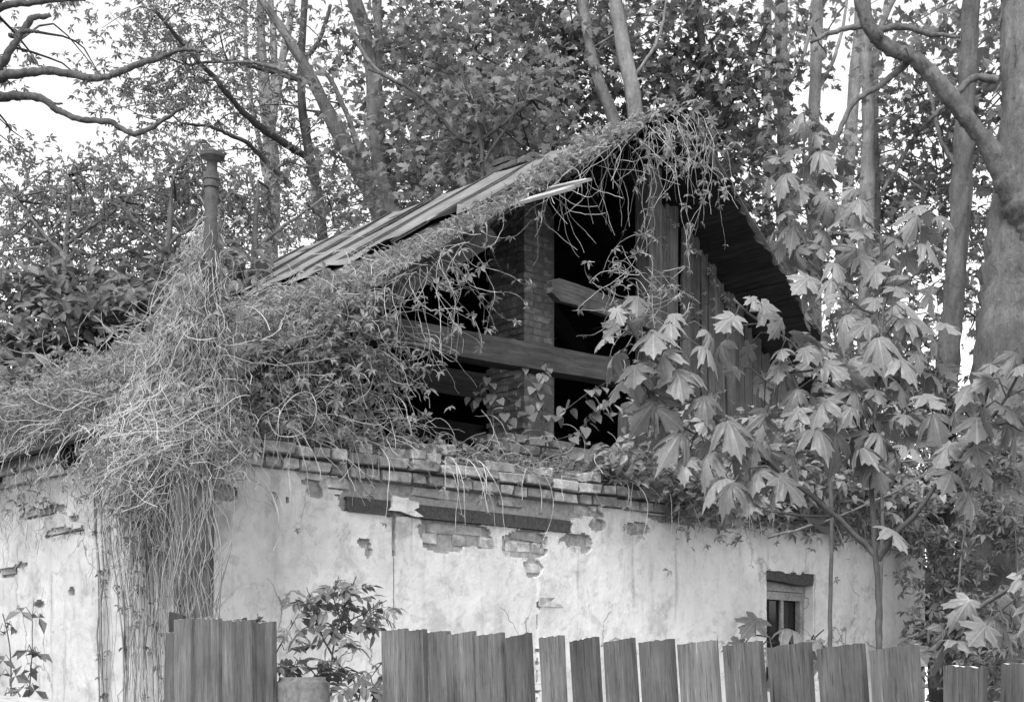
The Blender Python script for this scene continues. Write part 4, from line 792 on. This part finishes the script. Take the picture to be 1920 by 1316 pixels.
S = 40; u = np.clip(rng.normal(1.8, .28, S), 1.3, 2.7); st = uv(u, rng.normal(-.03, .06, S), roof_h(u)-.03); P = walk(st, NU*rng.normal(.3, .7, (S, 1))+[0, 0, -.2], 22, .035, .10, .45, .16); P = P.copy(); V_, T_ = tubes(P, np.full((S, 22), .002)*np.linspace(1.2, .6, 22), 3); ac.add(V_, T_)
leaves_on(lac, P[:, 6], (.04, .07)); leaves_on(lac, P[:, 14], (.04, .07)); leaves_on(lac, P[:, 20], (.04, .07))
ac.build('stems', M['stem_m'], vg, kind='stuff'); lac.build('leaves', M['leaf_vine'], vg, kind='stuff')
# 5. creeper along the ridge end and drooping over the gable peak
pk = thing('peak_creeper', 'creeper draped over the gable peak with long hanging runners', 'creeper', uv(4.2, -.1, -EYE))
ac, lac = Acc(), Acc()
n = 850; u = rng.uniform(2.7, 4.25, n); k = rng.random(n) < np.interp(u, [2.9, 3.3, 3.8, 4.1], [.9, .9, .6, .35]); u = u[k]; pos = uv(u, rng.uniform(-.02, 1., len(u))*np.interp(u, [2.7, 3.3, 4.2], [.25, .5, .9]), roof_h(u)+.04+np.abs(rng.normal(0, .05, len(u)))); leaves_on(lac, pos, (.04, .08))
n = 70; u = rng.normal(4.1, .25, n); pos = uv(u, rng.normal(-.02, .12, n), roof_h(u)+rng.normal(.0, .12, n)); leaves_on(lac, pos, (.05, .09))
S = 75; u = rng.uniform(2.8, 4.3, S); st = uv(u, np.clip(rng.normal(.12, .14, S), -.08, .5), roof_h(u)+.04); P = walk(st, -NU*rng.uniform(-.3, 1, (S, 1))+NV*rng.normal(-.05, .25, (S, 1))-[0, 0, .5], 16, .04, .03, .4, .06); uu = (P[..., 0]-C0[0])*DU[0]+(P[..., 1]-C0[1])*DU[1]; P[..., 2] = np.minimum(P[..., 2], roof_h(uu)+EYE+.11); V_, T_ = tubes(P, np.full((S, 16), .0019), 3); ac.add(V_, T_)
S = 32; u = np.clip(rng.normal(4.1, .26, S), 3.5, 4.5); st = uv(u, rng.normal(-.08, .06, S), roof_h(u)-.02); P = walk(st, NU*rng.normal(0, .5, (S, 1))-NV*.3+[0, 0, -.2], 30, .042, .24, .5, .10); ln = rng.integers(12, 30, S)
for s_ in range(S): V_, T_ = tubes(P[s_:s_+1, :ln[s_]], np.linspace(.0024, .0011, ln[s_])[None], 3); ac.add(V_, T_); leaves_on(lac, P[s_, rng.integers(3, ln[s_], 4)], (.035, .075), droop=.9)
S = 40; u = np.clip(rng.normal(3.72, .2, S), 3.2, 4.05); st = uv(u, rng.normal(-.02, .05, S), rng.uniform(2.85, 3.25, S)); P = walk(st, rng.normal(0, 1, (S, 3))*[1, .4, .7], 18, .03, .05, .4, .3); V_, T_ = tubes(P, np.full((S, 18), .0024), 3); ac.add(V_, T_); leaves_on(lac, P[:, 8], (.04, .07)); leaves_on(lac, P[:, 15], (.04, .07))
n = 70; u = rng.uniform(4.4, 5.5, n); h = rng.uniform(2.5, 4.0, n); leaves_on(lac, uv(u, rng.uniform(.53, .58, n), np.minimum(h, roof_h(u)-.2)), (.04, .075), droop=1.2)
ac.build('stems', M['stem_m'], pk, kind='stuff'); lac.build('leaves', M['leaf_vine'], pk, kind='stuff')
# 6. weeds, vines and dry grass along the wall top
lg = thing('ledge_weeds', 'creeping weeds and dry stems trailing along the brick cornice', 'weeds', uv(3.2, -.1, -EYE))
ac, lac, gac = Acc(), Acc(), Acc()
n = 2300; u = rng.uniform(.1, 7.4, n); k = rng.random(n) < np.interp(u, [0, 2.2, 2.8, 4, 7.4], [.75, .6, .45, .9, 1]); u = u[k]; pos = uv(u, rng.uniform(-.08, .6, len(u)), 1.63+np.abs(rng.normal(0, .11, len(u)))*np.interp(u, [0, 1.6, 4, 7], [1, .7, .8, 1.2])); leaves_on(lac, pos, (.035, .08))
n = 480; u = rng.uniform(4.0, 7.4, n); pos = uv(u, rng.uniform(-.16, -.05, n), 1.60-np.abs(rng.normal(0, .12, n))); leaves_on(lac, pos, (.05, .09))
S = 380; u = rng.uniform(.1, 7.3, S); st = uv(u, rng.uniform(-.08, .5, S), 1.63+np.abs(rng.normal(0, .06, S))); P = walk(st, NU*rng.normal(0, 1, (S, 1))-NV*rng.uniform(-.2, .5, (S, 1))+[0, 0, .15], 15, .035, .07, .5, .22)
uu = (P[..., 1]-C0[1])*NV[1]+(P[..., 0]-C0[0])*NV[0]; P[..., 2] = np.where((uu > -.11), np.maximum(P[..., 2], EYE+1.61), P[..., 2]); V_, T_ = tubes(P, np.full((S, 15), .0021), 3); ac.add(V_, T_)
S = 70; u = rng.uniform(.6, 7.2, S); st = uv(u, -.13, 1.62); P = walk(st, -NV*.3+NU*rng.normal(0, .3, (S, 1)), 20, .04, .25, .22, .12); ln = rng.integers(5, 20, S)
for s_ in range(S): V_, T_ = tubes(P[s_:s_+1, :ln[s_]], np.linspace(.003, .0018, ln[s_])[None], 3); ac.add(V_, T_); leaves_on(lac, P[s_, ln[s_]-1:ln[s_]], (.03, .07))
S = 1700; u = rng.uniform(.1, 7.3, S); st = uv(u, rng.uniform(-.05, .7, S), np.full(S, 1.63)); d = rng.normal(0, .6, (S, 3))+[0, 0, .9]; t = np.linspace(0, 1, 5)[None, :, None]; Ls = rng.uniform(.05, .18, (S, 1, 1)); P = st[:, None]+nrm(d)[:, None]*Ls*t+np.array([0, 0, -1])*Ls*.6*t**2+rng.normal(0, .3, (S, 1, 3))*[1, 1, 0]*Ls*t**2
V_, T_ = tubes(P, np.linspace(.0026, .0008, 5)[None]*np.ones((S, 1)), 3); gac.add(V_, T_)
ac.build('stems', M['stem'], lg, kind='stuff'); lac.build('leaves', M['leaf_vine'], lg, kind='stuff'); gac.build('grass', M['grass'], lg, kind='stuff')
# ------------------------------------------------------------------ saplings with single leaves
def leafy(name, label, cat, branches, meshes, lname, twigm, size, step, pet, droop, loc, opp=2, camb=.35, skip=0., downv=.55, maxn=300, nspread=.42, lowcut=None):
    t = thing(name, label, cat, loc); ac = Acc(); items = []
    for bi, (pts, d, dd, r0, r1, f0) in enumerate(branches):
        P = np.array([px(x, y, d+dd*i/max(1, len(pts)-1)) for i, (x, y) in enumerate(pts)]); Lg = 0.
        if bi == 0 or pts[0][1] >= 1395 or (d > 11 and pts[0][1] >= 875): g0 = np.array(loc, float)-[0, 0, .03]; Lg = np.linalg.norm(P[0]-g0); P = np.vstack([g0, P])
        L = np.sum(np.linalg.norm(np.diff(P, axis=0), axis=1)); n = max(8, int(L/.05)); R_ = resample(P, n, .003, bi+3)
        V_, T_ = tubes(R_[None], np.linspace(r0, r1, n)[None], 7, True); ac.add(V_, T_); s = np.linspace(0, L, n); q = Lg+f0*(L-Lg); rot = random.uniform(0, 3); tang = nrm(np.gradient(R_, axis=0))
        while q <= L:
            i = min(n-1, int(q/L*(n-1))); p = R_[i]; tg = tang[i]; end = q > L-step
            a = nrm(np.cross(tg, [.3, -1, .2])); b = np.cross(tg, a)
            for j in range(opp if not end else opp+1):
                if random.random() < skip or (lowcut and p[2] < lowcut and random.random() < .7): continue
                an = rot+j*2*math.pi/(opp if not end else opp+1)+random.gauss(0, .35); o = a*math.cos(an)+b*math.sin(an); o = nrm(o*.85+tg*.45+np.array([0, 0, .25]))
                pl = random.uniform(*pet); m = p+o*pl*.6+np.array([0, 0, .01]); e = p+o*pl+np.array([0, 0, -.02*droop]); V_, T_ = tubes(np.array([[p, m, e]]), np.array([[.0028, .0022, .0018]])*(1 if size[1] > .1 else .5), 4); ac.add(V_, T_)
                fw = nrm(np.array([o[0], o[1], 0])*.8+np.array([0, -camb, -downv])+rng.normal(0, .27, 3)); nn = nrm(np.array([o[0]*.5, o[1]*.5-.25, 1.0])+rng.normal(0, nspread, 3)); items.append((e, fw, nn, random.uniform(*size)*(1 if not end else .8)))
            rot += math.pi/2+random.gauss(0, .2); q += step*random.uniform(.8, 1.2)
    ac.build('stem', M[twigm], t, True)
    for (e, fw, nn, sz) in items[:maxn]:
        R_ = frames(fw[None], nn[None])[0]; link(lname, random.choice(meshes), t, basis(e, R_[:, 0]*sz*random.uniform(.82, 1.15), R_[:, 1]*sz, R_[:, 2]*sz))
    return t, len(items)
D = 4.7
leafy('maple_sapling', 'large-leaved maple sapling with a long limb reaching across the gable', 'sapling',
      [([(1658, 1330), (1656, 1200), (1648, 1050), (1640, 960), (1634, 880), (1620, 800), (1600, 730)], D, 0, .016, .007, .5),
       ([(1646, 1050), (1600, 1000), (1560, 962), (1505, 922), (1440, 868), (1380, 820), (1335, 778), (1280, 722), (1230, 672), (1190, 620), (1155, 570)], D, -.15, .009, .004, .30),
       ([(1648, 1050), (1690, 990), (1722, 955), (1770, 890), (1805, 850), (1830, 795), (1845, 745), (1870, 660)], D, -.35, .009, .004, .25),
       ([(1636, 900), (1636, 800), (1645, 700), (1655, 600), (1658, 560)], D, .15, .008, .004, .15),
       ([(1628, 840), (1595, 765), (1530, 695), (1470, 635), (1430, 610), (1398, 585), (1375, 560)], D, -.1, .007, .003, .3),
       ([(1800, 855), (1850, 800), (1900, 720), (1935, 640)], D-.25, -.2, .006, .003, .3),
       ([(1560, 965), (1500, 960), (1430, 950), (1370, 900)], D, .3, .005, .003, .3),
       ([(1335, 778), (1305, 810), (1290, 850)], D-.1, .1, .004, .002, .3), ([(1240, 682), (1205, 715), (1190, 760)], D-.13, .1, .004, .002, .3),
       ([(1380, 820), (1405, 865), (1390, 920)], D-.1, -.1, .004, .002, .3), ([(1230, 672), (1265, 625), (1290, 590)], D-.13, .1, .004, .002, .3),
       ([(1645, 700), (1700, 665), (1750, 640)], D+.1, .1, .004, .002, .25), ([(1640, 740), (1580, 690), (1520, 665)], D+.1, .1, .004, .002, .3), ([(1636, 800), (1700, 775), (1755, 750)], D+.05, -.1, .004, .002, .3),
       ([(1605, 745), (1545, 770), (1490, 790)], D, -.1, .004, .002, .3), ([(1530, 695), (1470, 705), (1420, 720)], D, .1, .004, .002, .3), ([(1650, 640), (1690, 600), (1720, 590)], D+.15, .1, .004, .002, .3)],
      BIGMAPLE, 'leaf', 'twig', (.062, .125), .054, (.04, .11), 1., px(1658, 1320, D)*[1, 1, 0], 2, .35, .05, .6, lowcut=px(0, 905, D)[2])
leafy('maple_sapling', 'tall slender maple sapling standing beside the steep dark roof slope', 'sapling',
      [([(1560, 1320), (1560, 900), (1565, 640), (1545, 540), (1530, 450), (1515, 380), (1510, 300), (1508, 210)], 7.4, 0, .016, .004, .50), ([(1540, 520), (1510, 480), (1485, 450), (1470, 420)], 7.4, .2, .006, .003, .3), ([(1530, 440), (1580, 400), (1640, 370)], 7.4, -.2, .006, .003, .3), ([(1518, 390), (1485, 335), (1465, 300)], 7.4, .1, .005, .003, .35), ([(1545, 540), (1610, 500), (1680, 470), (1730, 430)], 7.4, .2, .006, .003, .3), ([(1512, 310), (1560, 260), (1600, 240)], 7.4, .1, .004, .002, .3)],
      BIGMAPLE, 'leaf', 'twig', (.08, .145), .085, (.06, .13), 1., px(1560, 1320, 7.4)*[1, 1, 0], 2, .25, .05, .6)
leafy('maple_sapling', 'maple sapling with a tiered stem in front of the twin trunk', 'sapling',
      [([(1655, 1320), (1655, 900), (1652, 700), (1652, 560), (1650, 440)], 6.2, 0, .012, .005, .55), ([(1652, 600), (1590, 560), (1560, 520)], 6.2, 0, .005, .003, .35), ([(1652, 560), (1710, 520), (1750, 500)], 6.2, 0, .005, .003, .35), ([(1650, 440), (1620, 410), (1600, 395)], 6.2, 0, .004, .003, .4), ([(1652, 470), (1700, 430), (1740, 390)], 6.2, 0, .004, .003, .3)],
      BIGMAPLE, 'leaf', 'twig', (.08, .13), .075, (.05, .11), 1., px(1655, 1320, 6.2)*[1, 1, 0], 2, .3, .05, .55)
leafy('maple_sapling', 'maple seedling spreading leaves below the barred window', 'sapling',
      [([(1500, 1420), (1495, 1260), (1488, 1195)], 4.9, 0, .006, .003, .85), ([(1492, 1240), (1450, 1200), (1425, 1190)], 4.9, -.1, .003, .002, .5), ([(1490, 1230), (1530, 1195), (1545, 1180)], 4.9, -.05, .003, .002, .5)],
      BIGMAPLE, 'leaf', 'twig', (.08, .12), .08, (.04, .08), 1., px(1500, 1320, 4.9)*[1, 1, 0], 2, .35, .0, .3)
leafy('maple_branch', 'maple limb slanting up beside the ivy-covered ash trunk', 'sapling',
      [([(1680, 1420), (1740, 1240), (1800, 1175), (1850, 1130), (1900, 1095), (1990, 1050)], 4.3, -.2, .010, .006, .5), ([(1860, 1125), (1880, 1150), (1890, 1185)], 4.2, -.1, .004, .003, .5), ([(1700, 1350), (1690, 1260), (1680, 1215)], 4.3, 0, .006, .003, .6)],
      BIGMAPLE, 'leaf', 'twig', (.09, .13), .09, (.04, .09), 1., px(1680, 1420, 4.3)*[1, 1, 0], 2, .35, .1, .5)
leafy('birch_seedling', 'heart-leaved seedling growing on the wall top before the chimney', 'seedling',
      [([(1022, 890), (1020, 800), (1005, 740), (985, 700), (965, 660), (955, 640)], 11.3, 0, .007, .003, .25), ([(1020, 800), (1060, 770), (1100, 740), (1140, 715)], 11.2, -.1, .004, .002, .2), ([(985, 880), (960, 800), (930, 740), (905, 700)], 11.2, 0, .005, .002, .3), ([(1015, 790), (980, 760), (950, 745)], 11.2, -.1, .003, .002, .3), ([(1000, 735), (1020, 700), (1030, 680)], 11.3, 0, .003, .002, .3), ([(1022, 830), (1080, 810), (1120, 770), (1150, 750)], 11.2, 0, .004, .002, .3), ([(930, 740), (900, 735), (880, 760)], 11.2, 0, .003, .002, .2)],
      HEARTS, 'leaf', 'twig', (.065, .10), .065, (.02, .05), 1., uv(3.1, .05, 1.62), 2, .3, .05, .8)
leafy('elder_shrub', 'elder shrub with narrow leaflets growing through the fence gap', 'shrub',
      [([(610, 1400), (625, 1260), (635, 1180), (655, 1120), (668, 1080)], 7.2, 0, .009, .003, .45), ([(628, 1240), (600, 1180), (585, 1140), (575, 1100)], 7.2, 0, .005, .002, .3), ([(640, 1175), (690, 1145), (725, 1125)], 7.2, 0, .004, .002, .2), ([(640, 1170), (625, 1110), (635, 1080)], 7.2, 0, .004, .002, .4), ([(665, 1400), (680, 1290), (710, 1250), (735, 1220)], 7.1, 0, .006, .002, .4), ([(530, 1330), (512, 1235), (540, 1185), (560, 1150)], 6.9, 0, .005, .002, .4), ([(620, 1300), (580, 1250), (550, 1230)], 7., 0, .004, .002, .3), ([(680, 1300), (640, 1250), (620, 1225)], 7., 0, .004, .002, .3), ([(512, 1235), (490, 1180), (482, 1150)], 7., 0, .003, .002, .5)],
      ELDER, 'leaf', 'twig', (.11, .17), .05, (.01, .03), 1., px(620, 1320, 7.1)*[1, 1, 0], 2, .1, .1, .12)
leafy('compound_leaf_plant', 'dark compound-leaved plant in front of the white side wall', 'plant',
      [([(27, 1420), (25, 1300), (20, 1200), (5, 1150)], 5.1, 0, .004, .002, .2), ([(26, 1390), (50, 1350), (57, 1300), (60, 1200), (64, 1120)], 5.1, 0, .003, .001, .3)],
      [trimesh('trifoliate_leaf', *palmate(3, 1., .3, 5), M['leaf_elder'])], 'leaf', 'twig', (.05, .075), .055, (.02, .05), 1., px(30, 1320, 5.1)*[1, 1, 0], 2, .1, .1, .35)
# ------------------------------------------------------------------ shrubs and undergrowth
def shrub(name, label, specs, tm, size, leafm, loc, stems, per=12, spread=.14, cat='shrub'):
    t = thing(name, label, cat, loc); ac, tw = Acc(), Acc(); anc = np.array([loc+np.array([0, 0, .3])])
    for (x, y, d, rx, ry, rz, n) in specs:
        c = px(x, y, d); cen = c+nrm(rng.normal(0, 1, (n, 3)))*(rng.random((n, 1))**.5)*[rx, ry, rz]
        for k in range(n):
            m = rng.integers(per-4, per+4); leaves_on(ac, cen[k]+rng.normal(0, 1, (m, 3))*[spread, spread, spread*.4], size, spread=.45, droop=.2, tm=tm)
            if k % 3 == 0: P = resample(np.array([c+[0, 0, -rz], (c+cen[k])/2+[0, 0, -.05], cen[k]]), 6, .01, k); V_, T_ = tubes(P[None], np.linspace(.006, .002, 6)[None], 3); tw.add(V_, T_)
    for pts, d, r in stems: P = resample(np.array([px(x, y, d) for x, y in pts]), 14, .006, len(pts)); V_, T_ = tubes(P[None], np.linspace(r, r*.5, 14)[None], 6); tw.add(V_, T_)
    tw.build('stems', M['bark_m'], t, True, kind='stuff'); ac.build('foliage', M[leafm], t, kind='stuff'); return t
shrub('wall_shrub', 'narrow-leaved shrub growing over the wall top beneath the plank gable', [(1420, 820, 12.2, .3, .2, .18, 26), (1520, 810, 12.6, .35, .2, .2, 34), (1500, 900, 12.4, .45, .2, .16, 40), (1620, 900, 12.8, .4, .25, .25, 40), (1700, 930, 13.2, .3, .25, .2, 26), (1300, 900, 11.6, .4, .15, .12, 30), (1380, 940, 11.8, .4, .12, .10, 22), (1600, 780, 13, .4, .3, .2, 28), (1230, 800, 11.4, .2, .15, .2, 14), (1190, 860, 11.3, .25, .12, .1, 16), (1690, 830, 13.4, .4, .3, .3, 30)],
      [LANCE], (.06, .11), 'leaf_vine', uv(5.5, .3, 1.6), [([(1430, 852), (1500, 846), (1560, 852), (1640, 862), (1800, 855)], 12.2, .014), ([(1280, 800), (1370, 850), (1450, 900)], 11.3, .006), ([(1440, 1010), (1560, 975), (1680, 920), (1760, 870)], 11.5, .012)])
shrub('undergrowth', 'tangled undergrowth and creepers at the foot of the ash trunk', [(1800, 1060, 13.2, .35, .15, .4, 16), (1860, 1180, 12.9, .4, .2, .45, 20), (1900, 980, 13.2, .3, .2, .4, 14), (1760, 1180, 13.2, .3, .3, .4, 16), (1900, 1290, 12.5, .6, .4, .4, 26), (1740, 1100, 15.6, .3, .3, .6, 46), (1760, 900, 14.4, .4, .3, .4, 40), (1780, 780, 14.8, .5, .3, .4, 44), (1860, 880, 13.3, .15, .1, .5, 14), (1690, 720, 15, .5, .3, .3, 40)],
      PALM, (.06, .12), 'leaf_mid', px(1850, 1320, 13)*[1, 1, 0], [([(1800, 1250), (1790, 1100), (1810, 950)], 13.0, .012), ([(1880, 1250), (1900, 1100), (1895, 950)], 12.9, .01), ([(1750, 1290), (1755, 1150), (1752, 1000)], 13.8, .05)], cat='undergrowth')
shrub('ground_shrub', 'leafy shrub crowding over the plank shed roof', [(60, 560, 15.8, .9, .5, .3, 50), (180, 540, 15.9, .8, .5, .25, 44), (330, 540, 15.4, .6, .5, .35, 44), (440, 520, 15.0, .45, .4, .3, 34), (20, 720, 13.2, .3, .4, .3, 30), (60, 640, 14.7, .5, .2, .12, 40), (200, 595, 14.6, .5, .2, .12, 36), (310, 570, 14.5, .4, .2, .12, 26)],
      [LANCE], (.10, .17), 'leaf_mid', px(200, 1320, 15.8)*[1, 1, 0], [([(200, 1300), (210, 800), (200, 560)], 15.8, .03)], 14, .2)

fw = Acc(); n = 9000; X_ = rng.uniform(-17, 17, n); Y_ = 33+np.abs(X_)*.0+rng.uniform(-2, 3, n); Z_ = rng.random(n)**1.15*(6.3+fbm(X_*.35, X_*0, 12)*1.6)
nn = nrm(rng.normal(0, 1, (n, 3))+[0, -.4, .5]); f = nrm(np.cross(nn, rng.normal(0, 1, (n, 3)))); scatter(fw, SMALL, np.stack([X_, Y_, Z_], 1), frames(f, nn), rng.uniform(.22, .4, n))
o = fw.build('far_wood', M['leaf_mid'], kind='stuff'); tag(o, 'low distant belt of woodland foliage behind the grove', 'woodland')
